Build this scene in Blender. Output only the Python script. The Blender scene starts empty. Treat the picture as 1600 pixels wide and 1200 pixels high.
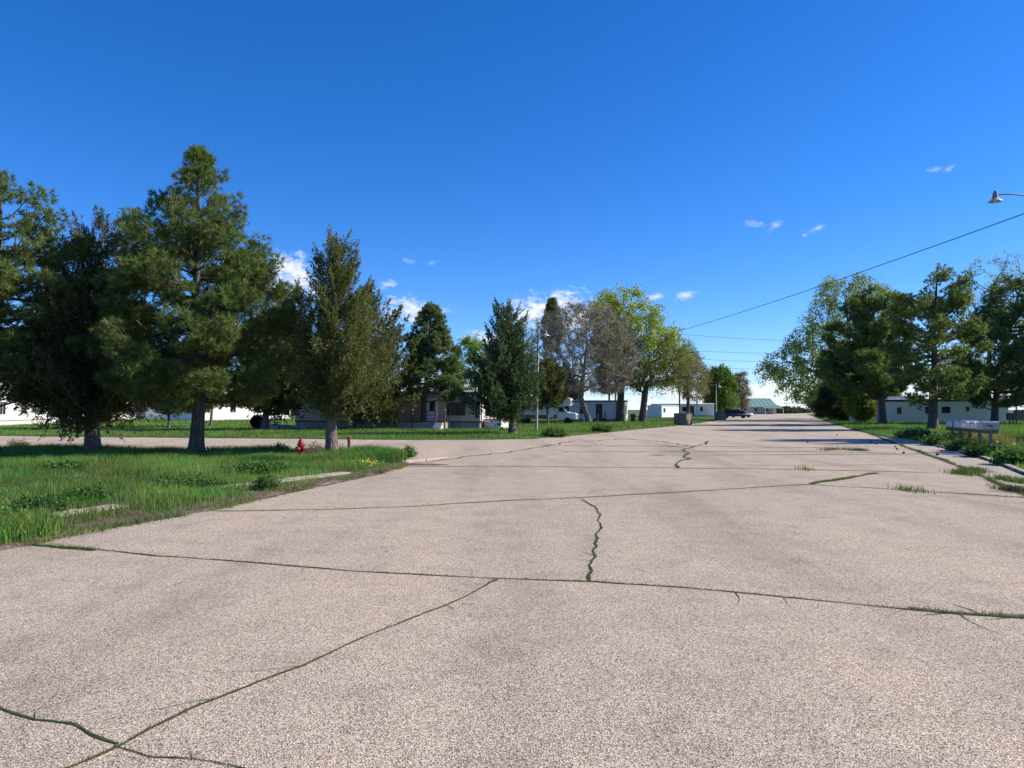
import bpy, bmesh, math, random
import numpy as np
from mathutils import Vector, Matrix

# ------------------------------------------------------------------ camera, sky, sun, exposure
SC = bpy.context.scene
COL = SC.collection
W0, H0, F0, HOR, EYE = 1600.0, 1200.0, 1155.0, 640.0, 1.6      # photograph size, focal in px, horizon row, eye height
PITCH = math.atan((HOR - 600.0) / F0)
cam_d = bpy.data.cameras.new('camera'); cam = bpy.data.objects.new('camera', cam_d); COL.objects.link(cam)
cam_d.sensor_width = 36.0; cam_d.lens = 36.0 * F0 / W0
cam_d.clip_start = 0.05; cam_d.clip_end = 6000
cam.location = (0, 0, EYE); cam.rotation_euler = (math.pi / 2 + PITCH, 0, 0)
SC.camera = cam

SUN_AZ, SUN_EL = math.radians(85.0), math.radians(36.0)          # azimuth clockwise from +Y (camera heading)
sdir = Vector((math.sin(SUN_AZ) * math.cos(SUN_EL), math.cos(SUN_AZ) * math.cos(SUN_EL), math.sin(SUN_EL)))
sun_d = bpy.data.lights.new('sun', 'SUN'); sun = bpy.data.objects.new('sun', sun_d); COL.objects.link(sun)
sun_d.energy = 5.0; sun_d.angle = math.radians(0.53); sun_d.color = (1.0, 0.89, 0.75)
sun.rotation_euler = sdir.to_track_quat('Z', 'Y').to_euler()

SC.view_settings.view_transform = 'Standard'; SC.view_settings.look = 'None'
SC.view_settings.exposure = 0.45; SC.view_settings.gamma = 1.0; SC.view_settings.use_curve_mapping = False
SC.render.engine = 'CYCLES'
SC.cycles.max_bounces = 6; SC.cycles.diffuse_bounces = 3; SC.cycles.glossy_bounces = 2
SC.cycles.transmission_bounces = 3; SC.cycles.transparent_max_bounces = 4
SC.cycles.use_denoising = True
SC.cycles.sample_clamp_indirect = 4.0

def ray(px, py):
    x, y = (px - 800.0) / F0, (600.0 - py) / F0
    c, s = math.cos(PITCH), math.sin(PITCH)
    return Vector((x, c - y * s, s + y * c))
def G(px, py, z=0.0):                       # the ground point that stands at a place in the photograph
    d = ray(px, py); t = (z - EYE) / d.z
    return Vector((d.x * t, d.y * t, z))
def P(px, py, dep):                         # the point at a known distance ahead
    d = ray(px, py); t = dep / d.y
    return Vector((d.x * t, dep, EYE + d.z * t))
def dep_of(py): return G(800, py).y

SKY_STRENGTH = 0.126
def make_world():
    w = bpy.data.worlds.new('World'); SC.world = w; w.use_nodes = True
    w.cycles.sampling_method = 'MANUAL'; w.cycles.sample_map_resolution = 256
    nt = w.node_tree; N = nt.nodes; L = nt.links
    for n in list(N): N.remove(n)
    out = N.new('ShaderNodeOutputWorld'); bg = N.new('ShaderNodeBackground'); L.new(bg.outputs[0], out.inputs[0])
    bg.inputs[1].default_value = SKY_STRENGTH
    sky = N.new('ShaderNodeTexSky'); sky.sky_type = 'NISHITA'; sky.sun_disc = False
    sky.sun_elevation = SUN_EL; sky.sun_rotation = SUN_AZ
    sky.altitude = 1300; sky.air_density = 1.0; sky.dust_density = 0.35; sky.ozone_density = 4.0
    hs = N.new('ShaderNodeHueSaturation'); hs.inputs['Saturation'].default_value = 1.2; hs.inputs['Value'].default_value = 1.0
    hs.inputs['Hue'].default_value = 0.503
    tn = N.new('ShaderNodeMix'); tn.data_type = 'RGBA'; tn.blend_type = 'MULTIPLY'; tn.inputs['Factor'].default_value = 1; tn.inputs['B'].default_value = (.8, .9, 1.12, 1)
    L.new(sky.outputs[0], tn.inputs['A']); L.new(tn.outputs['Result'], hs.inputs['Color'])
    def math_(op, a, b=None, c=None, clamp=False):
        m = N.new('ShaderNodeMath'); m.operation = op; m.use_clamp = clamp
        for i, v in enumerate((a, b, c)):
            if v is None: continue
            if isinstance(v, (int, float)): m.inputs[i].default_value = v
            else: L.new(v, m.inputs[i])
        return m.outputs[0]
    tc = N.new('ShaderNodeTexCoord'); sx = N.new('ShaderNodeSeparateXYZ'); L.new(tc.outputs['Generated'], sx.inputs[0])
    az = math_('ARCTAN2', sx.outputs[0], sx.outputs[1]); el = math_('ARCSINE', sx.outputs[2])
    cmb = N.new('ShaderNodeCombineXYZ'); L.new(az, cmb.inputs[0]); L.new(math_('MULTIPLY', el, 1.7), cmb.inputs[1])
    def noise(scale, detail, off, rough=0.6):
        mp = N.new('ShaderNodeMapping'); mp.inputs['Location'].default_value = off; L.new(cmb.outputs[0], mp.inputs[0])
        n = N.new('ShaderNodeTexNoise'); n.inputs['Scale'].default_value = scale; n.inputs['Detail'].default_value = detail
        n.inputs['Roughness'].default_value = rough
        L.new(mp.outputs[0], n.inputs['Vector']); return n.outputs[0]
    n1 = noise(38, 5, (0, 0, 0)); n2 = noise(95, 5, (3, 1, 0), 0.65); n3 = noise(16, 4, (7, 2, 0))
    nn = math_('SUBTRACT', math_('ADD', math_('MULTIPLY', n1, 0.6), math_('MULTIPLY', n2, 0.55)), 0.575)   # about zero
    # cumulus puffs: px centre, half-size, turn, density
    puffs = [(452, 420, 30, 20, -0.25, 1.0), (470, 442, 40, 14, -0.3, .9), (440, 450, 26, 16, 0, .8), (606, 445, 20, 7, 0.35, .75), (642, 487, 38, 16, 0.05, 1.0),
             (690, 484, 22, 6, -.1, .5), (835, 490, 34, 22, 0.1, 1.0), (880, 478, 34, 20, 0.0, .95), (905, 500, 50, 22, 0, .95), (760, 530, 24, 14, 0, .8),
             (1024, 463, 18, 6, .1, .8), (1071, 461, 18, 9, .2, .85), (1180, 349, 15, 8, -.3, .55), (1212, 353, 14, 7, .5, .7), (1277, 357, 13, 6, .2, .7), (1256, 368, 5, 3, 0, .5),
             (1459, 265, 13, 5, 0, .65), (1484, 263, 13, 5, .5, .6), (640, 408, 14, 5, -.3, .22), (675, 410, 10, 4, .2, .2)]
    tot = None
    for (px, py, hw, hh, rot, den) in puffs:
        d = ray(px, py).normalized(); a0 = math.atan2(d.x, d.y); e0 = math.asin(d.z)
        k = 1.0 / F0 * (math.cos(a0) ** 1.0)
        da = math_('SUBTRACT', az, a0); de = math_('SUBTRACT', el, e0)
        c, s = math.cos(rot), math.sin(rot)
        u = math_('DIVIDE', math_('ADD', math_('MULTIPLY', da, c), math_('MULTIPLY', de, s)), hw * k * (1.6 if hh > 10 else 1.1))
        v = math_('DIVIDE', math_('SUBTRACT', math_('MULTIPLY', de, c), math_('MULTIPLY', da, s)), hh * k * (1.6 if hh > 10 else 1.1))
        r = math_('SQRT', math_('ADD', math_('MULTIPLY', u, u), math_('MULTIPLY', v, v)))
        m = math_('ADD', math_('SUBTRACT', 1.0, r), math_('MULTIPLY', nn, 3.6))
        mr = N.new('ShaderNodeMapRange'); mr.interpolation_type = 'SMOOTHSTEP'; L.new(m, mr.inputs[0])
        mr.inputs[1].default_value = 0.0; mr.inputs[2].default_value = 1.15 if hh > 10 else 1.6; mr.inputs[3].default_value = 0.0; mr.inputs[4].default_value = den
        tot = mr.outputs[0] if tot is None else math_('MAXIMUM', tot, mr.outputs[0])
    # a bank of fair-weather cloud low over the whole horizon
    band = N.new('ShaderNodeMapRange'); L.new(el, band.inputs[0])
    band.inputs[1].default_value = 0.0; band.inputs[2].default_value = 0.085; band.inputs[3].default_value = 0.56; band.inputs[4].default_value = -0.25; band.clamp = False
    bm_ = math_('ADD', band.outputs[0], math_('MULTIPLY', math_('ADD', nn, math_('SUBTRACT', n3, 0.5)), 1.5))
    br = N.new('ShaderNodeMapRange'); br.interpolation_type = 'SMOOTHSTEP'; L.new(bm_, br.inputs[0])
    br.inputs[1].default_value = 0.12; br.inputs[2].default_value = 0.5; br.inputs[4].default_value = 0.95
    # more scattered puffs, out of view, added round the horizon for whiter fill light
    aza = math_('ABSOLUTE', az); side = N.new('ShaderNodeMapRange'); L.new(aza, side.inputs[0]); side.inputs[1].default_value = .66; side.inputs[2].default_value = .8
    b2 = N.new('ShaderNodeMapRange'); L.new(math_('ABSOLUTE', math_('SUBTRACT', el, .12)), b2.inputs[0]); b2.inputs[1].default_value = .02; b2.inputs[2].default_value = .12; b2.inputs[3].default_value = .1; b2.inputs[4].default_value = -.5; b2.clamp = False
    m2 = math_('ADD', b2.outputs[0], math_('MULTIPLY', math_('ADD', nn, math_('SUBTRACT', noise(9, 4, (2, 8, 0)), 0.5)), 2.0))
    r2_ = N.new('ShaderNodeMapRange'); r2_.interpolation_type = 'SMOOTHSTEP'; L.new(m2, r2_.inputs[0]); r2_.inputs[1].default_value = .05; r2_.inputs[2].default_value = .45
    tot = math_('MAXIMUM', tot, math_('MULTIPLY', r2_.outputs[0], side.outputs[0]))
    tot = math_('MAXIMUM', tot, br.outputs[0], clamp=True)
    cr = N.new('ShaderNodeValToRGB'); L.new(noise(45, 4, (5, 5.02, 0)), cr.inputs[0])
    cr.color_ramp.elements[0].position = .3; cr.color_ramp.elements[0].color = (4.7, 5.3, 6.1, 1)
    cr.color_ramp.elements[1].position = .6; cr.color_ramp.elements[1].color = (6.4, 6.45, 6.5, 1)
    mx = N.new('ShaderNodeMix'); mx.data_type = 'RGBA'
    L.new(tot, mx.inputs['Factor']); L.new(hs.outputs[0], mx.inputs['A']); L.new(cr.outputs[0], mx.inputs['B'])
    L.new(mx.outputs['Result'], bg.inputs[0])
make_world()

# ------------------------------------------------------------------ helpers
RNG = np.random.default_rng(7)
def tag(o, label=None, cat=None, group=None, kind=None):
    if label: o['label'] = label
    if cat: o['category'] = cat
    if group: o['group'] = group
    if kind: o['kind'] = kind
    return o
def thing(name, label, cat, loc=(0, 0, 0), rotz=0.0, group=None):
    o = bpy.data.objects.new(name, None); COL.objects.link(o)
    o.empty_display_size = 0.3
    o.location = loc; o.rotation_euler = (0, 0, rotz)
    return tag(o, label, cat, group)
def link(name, me, mat, parent=None, loc=None):
    o = bpy.data.objects.new(name, me); COL.objects.link(o)
    if mat is not None and not me.materials:
        for m in (mat if isinstance(mat, (list, tuple)) else [mat]): me.materials.append(m)
    if parent is not None: o.parent = parent
    if loc is not None: o.location = loc
    return o
def np_mesh(name, V, Fc, col=None, smooth=False):
    """V (n,3); Fc (m,k) with k = 3 or 4; col (n,3) written to the attribute Col"""
    me = bpy.data.meshes.new(name)
    V = np.ascontiguousarray(V, np.float32); Fc = np.ascontiguousarray(Fc, np.int32)
    n, (m, k) = len(V), Fc.shape
    me.vertices.add(n); me.vertices.foreach_set('co', V.ravel())
    me.loops.add(m * k); me.loops.foreach_set('vertex_index', Fc.ravel())
    me.polygons.add(m); me.polygons.foreach_set('loop_start', np.arange(0, m * k, k, dtype=np.int32))
    me.polygons.foreach_set('loop_total', np.full(m, k, np.int32))
    if smooth: me.polygons.foreach_set('use_smooth', np.ones(m, bool))
    me.update(calc_edges=True)
    if col is not None:
        a = me.color_attributes.new('Col', 'FLOAT_COLOR', 'POINT')
        c4 = np.ones((n, 4), np.float32); c4[:, :3] = col
        a.data.foreach_set('color', c4.ravel())
    return me

class MB:
    """collects shapes, links them as one mesh"""
    def __init__(s): s.v = []; s.f = []; s.sm = []
    def add(s, vs, fs, smooth=False):
        b = len(s.v); s.v += [tuple(p) for p in vs]
        for f in fs: s.f.append(tuple(b + i for i in f)); s.sm.append(smooth)
    def box(s, x0, x1, y0, y1, z0, z1, M=None, bev=0.0):
        if bev > 0:
            bm = bmesh.new(); bmesh.ops.create_cube(bm, size=1)
            for v in bm.verts: v.co = Vector(((x0 + x1) / 2 + v.co.x * (x1 - x0), (y0 + y1) / 2 + v.co.y * (y1 - y0), (z0 + z1) / 2 + v.co.z * (z1 - z0)))
            bmesh.ops.bevel(bm, geom=list(bm.edges), offset=bev, segments=2, affect='EDGES', profile=.5)
            s.bm(bm, M); return
        vs = [Vector(p) for p in ((x0, y0, z0), (x1, y0, z0), (x1, y1, z0), (x0, y1, z0), (x0, y0, z1), (x1, y0, z1), (x1, y1, z1), (x0, y1, z1))]
        if M is not None: vs = [M @ p for p in vs]
        s.add(vs, ((0, 3, 2, 1), (4, 5, 6, 7), (0, 1, 5, 4), (1, 2, 6, 5), (2, 3, 7, 6), (3, 0, 4, 7)))
    def bm(s, bm, M=None, smooth=False):
        bm.verts.index_update()
        s.add([(M @ v.co) if M is not None else v.co.copy() for v in bm.verts], [[v.index for v in f.verts] for f in bm.faces], smooth); bm.free()
    def tube(s, pts, rad, n=8, cap=True, smooth=True):
        pts = [Vector(p) for p in pts]
        if not hasattr(rad, '__len__'): rad = [rad] * len(pts)
        rings = []
        ref = None
        for i, p in enumerate(pts):
            t = (pts[min(i + 1, len(pts) - 1)] - pts[max(i - 1, 0)]).normalized()
            if ref is None: ref = Vector((1, 0, 0)) if abs(t.x) < .9 else Vector((0, 1, 0))
            a = (ref - t * ref.dot(t)).normalized(); b = t.cross(a); ref = a
            rings.append([p + (a * math.cos(2 * math.pi * k / n) + b * math.sin(2 * math.pi * k / n)) * rad[i] for k in range(n)])
        vs = [q for r in rings for q in r]; fs = []
        for i in range(len(pts) - 1):
            for k in range(n):
                fs.append((i * n + k, i * n + (k + 1) % n, (i + 1) * n + (k + 1) % n, (i + 1) * n + k))
        s.add(vs, fs, smooth)
        if cap:
            s.add(rings[0][::-1], [tuple(range(n))]); s.add(rings[-1], [tuple(range(n))])
    def lathe(s, prof, n=16, M=None, smooth=True):
        vs = []; fs = []
        for (r, z) in prof:
            for k in range(n):
                p = Vector((r * math.cos(2 * math.pi * k / n), r * math.sin(2 * math.pi * k / n), z))
                vs.append(M @ p if M is not None else p)
        for i in range(len(prof) - 1):
            for k in range(n): fs.append((i * n + k, i * n + (k + 1) % n, (i + 1) * n + (k + 1) % n, (i + 1) * n + k))
        fs.append(tuple(range(n))[::-1]); fs.append(tuple((len(prof) - 1) * n + k for k in range(n)))
        s.add(vs, fs, smooth)
    def prism(s, poly, a, b, axis='y', M=None):
        """poly of (u, v) pushed from a to b along an axis; axis y: u = x, v = z;  axis x: u = y, v = z;  axis z: u = x, v = y"""
        def q(u, v, t):
            p = Vector((u, t, v)) if axis == 'y' else Vector((t, u, v)) if axis == 'x' else Vector((u, v, t))
            return M @ p if M is not None else p
        n = len(poly); vs = [q(u, v, a) for u, v in poly] + [q(u, v, b) for u, v in poly]
        s.add(vs, [tuple(range(n)), tuple(range(2 * n - 1, n - 1, -1))] + [(i, i + n, (i + 1) % n + n, (i + 1) % n) for i in range(n)])
    def build(s, name, mat, parent=None, loc=None):
        me = bpy.data.meshes.new(name); me.from_pydata(s.v, [], s.f)
        me.polygons.foreach_set('use_smooth', np.array(s.sm, bool)); me.update()
        bm = bmesh.new(); bm.from_mesh(me); bmesh.ops.recalc_face_normals(bm, faces=bm.faces); bm.to_mesh(me); bm.free()
        if any(s.sm): me.set_sharp_from_angle(angle=math.radians(42))
        return link(name, me, mat, parent, loc)
def copy_tree(o, parent=None):
    c = o.copy(); COL.objects.link(c)
    if parent is not None: c.parent = parent
    for ch in [x for x in o.children]: copy_tree(ch, c)
    return c

# smooth value noise for layouts
_tab = np.random.default_rng(3).random((256, 256))
def vnoise(x, y, s):
    x = np.asarray(x) * s + 100.3; y = np.asarray(y) * s + 57.7
    xi = np.floor(x).astype(int); yi = np.floor(y).astype(int); fx = x - xi; fy = y - yi
    fx = fx * fx * (3 - 2 * fx); fy = fy * fy * (3 - 2 * fy)
    a = _tab[xi % 256, yi % 256]; b = _tab[(xi + 1) % 256, yi % 256]; c = _tab[xi % 256, (yi + 1) % 256]; d = _tab[(xi + 1) % 256, (yi + 1) % 256]
    return (a * (1 - fx) + b * fx) * (1 - fy) + (c * (1 - fx) + d * fx) * fy

# ------------------------------------------------------------------ materials
MAT = {}
def new_mat(name):
    m = bpy.data.materials.new(name); m.use_nodes = True; MAT[name] = m
    nt = m.node_tree; return m, nt.nodes, nt.links, nt.nodes['Principled BSDF']
def nnode(N, L, kind, vec=None, **kw):
    n = N.new(kind)
    for k, v in kw.items(): n.inputs[k].default_value = v
    if vec is not None: L.new(vec, n.inputs['Vector'])
    return n
def ramp(N, L, fac, stops):
    r = N.new('ShaderNodeValToRGB'); L.new(fac, r.inputs[0]); e = r.color_ramp.elements
    while len(e) < len(stops): e.new(.5)
    for i, (p, c) in enumerate(stops): e[i].position = p; e[i].color = (*c, 1)
    return r.outputs[0]
def mixc(N, L, fac, a, b, mode='MIX'):
    m = N.new('ShaderNodeMix'); m.data_type = 'RGBA'; m.blend_type = mode
    for s, v in (('Factor', fac), ('A', a), ('B', b)):
        if isinstance(v, (int, float)): m.inputs[s].default_value = v
        elif isinstance(v, tuple): m.inputs[s].default_value = (*v, 1)
        else: L.new(v, m.inputs[s])
    return m.outputs['Result']
def bump(N, L, h, B, strength, dist):
    b = N.new('ShaderNodeBump'); b.inputs['Strength'].default_value = strength; b.inputs['Distance'].default_value = dist
    L.new(h, b.inputs['Height']); L.new(b.outputs[0], B.inputs['Normal'])
def coords(N, obj=True):
    t = N.new('ShaderNodeTexCoord'); return t.outputs['Object' if obj else 'Generated']

def paint(name, col, rough=0.5, metal=0.0, dirt=0.25, scale=6.0, spec=0.5, stretch=(1, 1, 1)):
    """an even coat with grime of its own and small uneven gloss"""
    m, N, L, B = new_mat(name)
    mp = nnode(N, L, 'ShaderNodeMapping', coords(N)); mp.inputs['Scale'].default_value = stretch
    n = nnode(N, L, 'ShaderNodeTexNoise', mp.outputs[0], Scale=scale, Detail=6.0, Roughness=0.65)
    lo = tuple(c * (1 - dirt) for c in col); hi = tuple(min(1, c * (1 + dirt * .35)) for c in col)
    L.new(ramp(N, L, n.outputs[0], [(.3, lo), (.55, col), (.75, hi)]), B.inputs['Base Color'])
    B.inputs['Roughness'].default_value = rough; B.inputs['Metallic'].default_value = metal; B.inputs['Specular IOR Level'].default_value = spec
    bump(N, L, n.outputs[0], B, .15, .01)
    return m
def foliage(name, trans=0.3, rough=0.6):
    m, N, L, B = new_mat(name)
    a = N.new('ShaderNodeVertexColor'); a.layer_name = 'Col'
    L.new(a.outputs[0], B.inputs['Base Color']); B.inputs['Roughness'].default_value = rough; B.inputs['Specular IOR Level'].default_value = 0.25
    t = N.new('ShaderNodeBsdfTranslucent'); br = mixc(N, L, 1.0, a.outputs[0], (1.25, 1.2, .55), 'MULTIPLY'); L.new(br, t.inputs[0])
    mx = N.new('ShaderNodeMixShader'); mx.inputs[0].default_value = trans
    L.new(B.outputs[0], mx.inputs[1]); L.new(t.outputs[0], mx.inputs[2]); L.new(mx.outputs[0], N['Material Output'].inputs[0])
    return m
foliage('needles', .36, .5); foliage('leaves', .38, .55); foliage('grass_blades', .35, .55)
def bark(name, c0, c1, sc=9):
    m, N, L, B = new_mat(name)
    mp = nnode(N, L, 'ShaderNodeMapping', coords(N)); mp.inputs['Scale'].default_value = (1, 1, .22)
    v = nnode(N, L, 'ShaderNodeTexVoronoi', mp.outputs[0], Scale=sc); v.feature = 'DISTANCE_TO_EDGE'
    n = nnode(N, L, 'ShaderNodeTexNoise', mp.outputs[0], Scale=sc * 2.5, Detail=6.0)
    k = N.new('ShaderNodeMath'); k.operation = 'MULTIPLY_ADD'; L.new(n.outputs[0], k.inputs[0]); k.inputs[1].default_value = .7; L.new(v.outputs[0], k.inputs[2])
    L.new(ramp(N, L, k.outputs[0], [(.25, c0), (.75, c1)]), B.inputs['Base Color']); B.inputs['Roughness'].default_value = .9
    bump(N, L, k.outputs[0], B, .9, .04); return m
bark('bark_pine', (.045, .036, .03), (.145, .12, .1)); bark('bark_cedar', (.075, .06, .05), (.23, .2, .175), 12); bark('bark_grey', (.05, .043, .036), (.15, .13, .11)); bark('bark_pale', (.11, .1, .09), (.27, .245, .215), 8)
bark('twig_grey', (.26, .23, .165), (.42, .38, .275), 20)

def road_mat():
    m, N, L, B = new_mat('chip_seal')
    c = coords(N)
    vo = nnode(N, L, 'ShaderNodeTexVoronoi', c, Scale=145.0); sep = N.new('ShaderNodeSeparateColor'); L.new(vo.outputs['Color'], sep.inputs[0])
    stone = ramp(N, L, sep.outputs[0], [(0.0, (.145, .113, .085)), (.2, (.365, .298, .222)), (.55, (.605, .505, .383)), (.82, (.78, .675, .525)), (1.0, (.97, .89, .75))])
    edge = ramp(N, L, vo.outputs['Distance'], [(.4, (1, 1, 1)), (.8, (.5, .47, .44))])
    c1 = mixc(N, L, 1.0, stone, edge, 'MULTIPLY')
    mp = nnode(N, L, 'ShaderNodeMapping', c); mp.inputs['Rotation'].default_value = (0, 0, math.radians(20.7)); mp.inputs['Scale'].default_value = (1, .16, 1)
    big = nnode(N, L, 'ShaderNodeTexNoise', mp.outputs[0], Scale=.55, Detail=5.0, Roughness=.6)
    mid = nnode(N, L, 'ShaderNodeTexNoise', c, Scale=1.7, Detail=6.0, Roughness=.7)
    c2 = mixc(N, L, 1.0, c1, ramp(N, L, big.outputs[0], [(.3, (.76, .75, .76)), (.5, (1, 1, 1)), (.7, (1.12, 1.09, 1.05))]), 'MULTIPLY')
    c3 = mixc(N, L, 1.0, c2, ramp(N, L, mid.outputs[0], [(.28, (.8, .79, .81)), (.5, (1, 1, 1)), (.72, (1.09, 1.07, 1.04))]), 'MULTIPLY')
    st = nnode(N, L, 'ShaderNodeTexNoise', c, Scale=.9, Detail=8.0, Roughness=.75)
    c4 = mixc(N, L, ramp(N, L, st.outputs[0], [(.66, (0, 0, 0)), (.76, (.4, .4, .4))]), c3, (.13, .115, .105))
    sp = nnode(N, L, 'ShaderNodeTexVoronoi', c, Scale=1.1)
    c5 = mixc(N, L, ramp(N, L, sp.outputs['Distance'], [(.018, (.75, .75, .75)), (.03, (0, 0, 0))]), c4, (.07, .06, .055))
    L.new(c5, B.inputs['Base Color']); B.inputs['Roughness'].default_value = .93; B.inputs['Specular IOR Level'].default_value = .2
    bump(N, L, mixc(N, L, .5, vo.outputs['Distance'], sep.outputs[1]), B, .8, .008)
road_mat()
def simple_ground(name, stops, scale, bs=.5, bd=.03):
    m, N, L, B = new_mat(name); c = coords(N)
    a = nnode(N, L, 'ShaderNodeTexNoise', c, Scale=scale, Detail=8.0, Roughness=.7)
    b = nnode(N, L, 'ShaderNodeTexNoise', c, Scale=scale * .12, Detail=4.0)
    f = mixc(N, L, .4, a.outputs[0], b.outputs[0])
    L.new(ramp(N, L, f, stops), B.inputs['Base Color']); B.inputs['Roughness'].default_value = .95; B.inputs['Specular IOR Level'].default_value = .15
    bump(N, L, a.outputs[0], B, bs, bd)
simple_ground('soil', [(.35, (.055, .042, .03)), (.5, (.12, .095, .07)), (.65, (.2, .165, .13))], 14)
simple_ground('turf', [(.33, (.03, .055, .012)), (.5, (.055, .11, .022)), (.66, (.11, .12, .045))], 9)
simple_ground('prairie', [(.35, (.05, .085, .025)), (.5, (.09, .12, .045)), (.65, (.16, .15, .08))], 1.2)
simple_ground('concrete', [(.35, (.27, .23, .19)), (.5, (.4, .345, .285)), (.65, (.5, .44, .37))], 22, .3, .008)
simple_ground('moss', [(.35, (.03, .05, .012)), (.5, (.05, .075, .022)), (.65, (.1, .085, .055))], 60, .6, .01)
simple_ground('litter', [(.35, (.14, .12, .1)), (.5, (.24, .215, .185)), (.65, (.34, .31, .27))], 18)

# ------------------------------------------------------------------ ground, road, lawns
def densify(pts, step, jit, closed=True, seed=1):
    rg = random.Random(seed); out = []
    n = len(pts)
    for i in range(n if closed else n - 1):
        a, b = Vector(pts[i][:2]), Vector(pts[(i + 1) % n][:2]); k = max(1, int((b - a).length / step)); t = (b - a).normalized()
        nrm = Vector((-t.y, t.x))
        for j in range(k):
            p = a.lerp(b, j / k); out.append(p + nrm * rg.uniform(-jit, jit))
    if not closed: out.append(Vector(pts[-1][:2]))
    return out
def smooth_line(pts, it=2):
    for _ in range(it):
        q = [pts[0]]
        for a, b in zip(pts[:-1], pts[1:]): q += [a.lerp(b, .25), a.lerp(b, .75)]
        q.append(pts[-1]); pts = q
    return pts
def sheet(name, pts, z, mat, skirt=0.0, kind='structure', parent=None):
    """flat polygon; with a skirt the rim slopes down to the ground"""
    bm = bmesh.new(); n = len(pts)
    vs = [bm.verts.new((p[0], p[1], z)) for p in pts]
    f = bm.faces.new(vs); f.normal_update()
    if f.normal.z < 0: f.normal_flip()
    if skirt:
        area = sum(pts[i][0] * pts[(i + 1) % n][1] - pts[(i + 1) % n][0] * pts[i][1] for i in range(n)); sgn = 1 if area > 0 else -1
        low = []
        for i in range(n):
            t = (Vector(pts[(i + 1) % n][:2]) - Vector(pts[i - 1][:2])); t.normalize()
            o = Vector((t.y, -t.x)) * sgn * skirt
            low.append(bm.verts.new((pts[i][0] + o.x, pts[i][1] + o.y, -.02)))
        for i in range(n):
            j = (i + 1) % n
            try: bm.faces.new((vs[i], low[i], low[j], vs[j]) if sgn > 0 else (vs[j], low[j], low[i], vs[i]))
            except ValueError: pass
    bmesh.ops.triangulate(bm, faces=list(bm.faces))
    bmesh.ops.recalc_face_normals(bm, faces=list(bm.faces))
    me = bpy.data.meshes.new(name); bm.to_mesh(me); bm.free()
    o = link(name, me, MAT[mat], parent)
    if parent is None: tag(o, kind=kind)
    return o
RD = Vector((math.sin(math.radians(20.7)), math.cos(math.radians(20.7)), 0))       # road direction
RN = Vector((RD.y, -RD.x, 0))                                                     # to the right of it
g = sheet('ground', [(-3000, -200), (3000, -200), (3000, 4500), (-3000, 4500)], -.06, 'prairie')
road_pts = [(-140, -40), (40, -40), (60, 20), G(1700, 700), G(1420, 672), G(1290, 648)]
far_r = RD * 420 + RN * 6; far_l = RD * 420 - RN * 16
road_pts += [far_r, far_l, RD * 250 - RN * 26, RD * 140 - RN * 24, G(1095, 655) - Vector((6, 0, 0)), G(700, 676), (-140, 75)]
road = sheet('road', [Vector(p)[:2] if not isinstance(p, Vector) else p[:2] for p in map(Vector, [(*p, 0) if len(p) == 2 else p for p in road_pts])], 0.0, 'chip_seal')

isl_front = [G(*p) for p in ((40, 851), (95, 838), (160, 826), (250, 810), (320, 799), (380, 784), (430, 772), (480, 760), (530, 750), (580, 741), (615, 733), (632, 726), (634, 719), (612, 712), (560, 709), (450, 708), (300, 708), (150, 706), (0, 703))]
cs = (isl_front[-1] - isl_front[-4]).normalized()
isl_pts = [isl_front[0] - RD * 16, isl_front[0] - RD * 5] + isl_front + [isl_front[-1] + cs * 15, isl_front[-1] + cs * 70, isl_front[-1] + cs * 70 - RD * 34]
isl_poly = densify(isl_pts, .22, .06, seed=4)
ISL_Z, FAR_Z, RGT_Z = .035, .05, .06
lawn_i = sheet('lawn', isl_poly, ISL_Z, 'soil', .12)
far_front = [G(*p) for p in ((-300, 679.5), (0, 681), (160, 683), (400, 685), (640, 687.5), (760, 687), (830, 686), (880, 682), (930, 677.5), (1000, 670.5), (1050, 666), (1090, 661.5), (1116, 657))]
far_pts = [(-150, 60)] + far_front + [G(1119, 654), G(1119, 651) + Vector((-1, 0, 0)), (10, 185), (-30, 240), (-200, 240)]
far_poly = densify([Vector((p[0], p[1], 0)) for p in far_pts], .5, .14, seed=5)
lawn_f = sheet('lawn', far_poly, FAR_Z, 'turf', .2)
r_front = [G(*p) for p in ((1800, 815), (1700, 776), (1640, 755), (1600, 741), (1560, 724.5), (1520, 711), (1475, 699), (1430, 690), (1385, 683), (1340, 673), (1300, 661), (1281, 654.5), (1268, 649.5))]
r_pts = [(60, 5), (30, 5)] + r_front + [r_front[-1] + RD * 60, r_front[-1] + RD * 60 + RN * 200, (250, 120), (120, 5)]
r_poly = densify([Vector((p[0], p[1], 0)) for p in r_pts], .4, .08, seed=6)
lawn_r = sheet('lawn', r_poly, RGT_Z, 'turf', .15)

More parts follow.
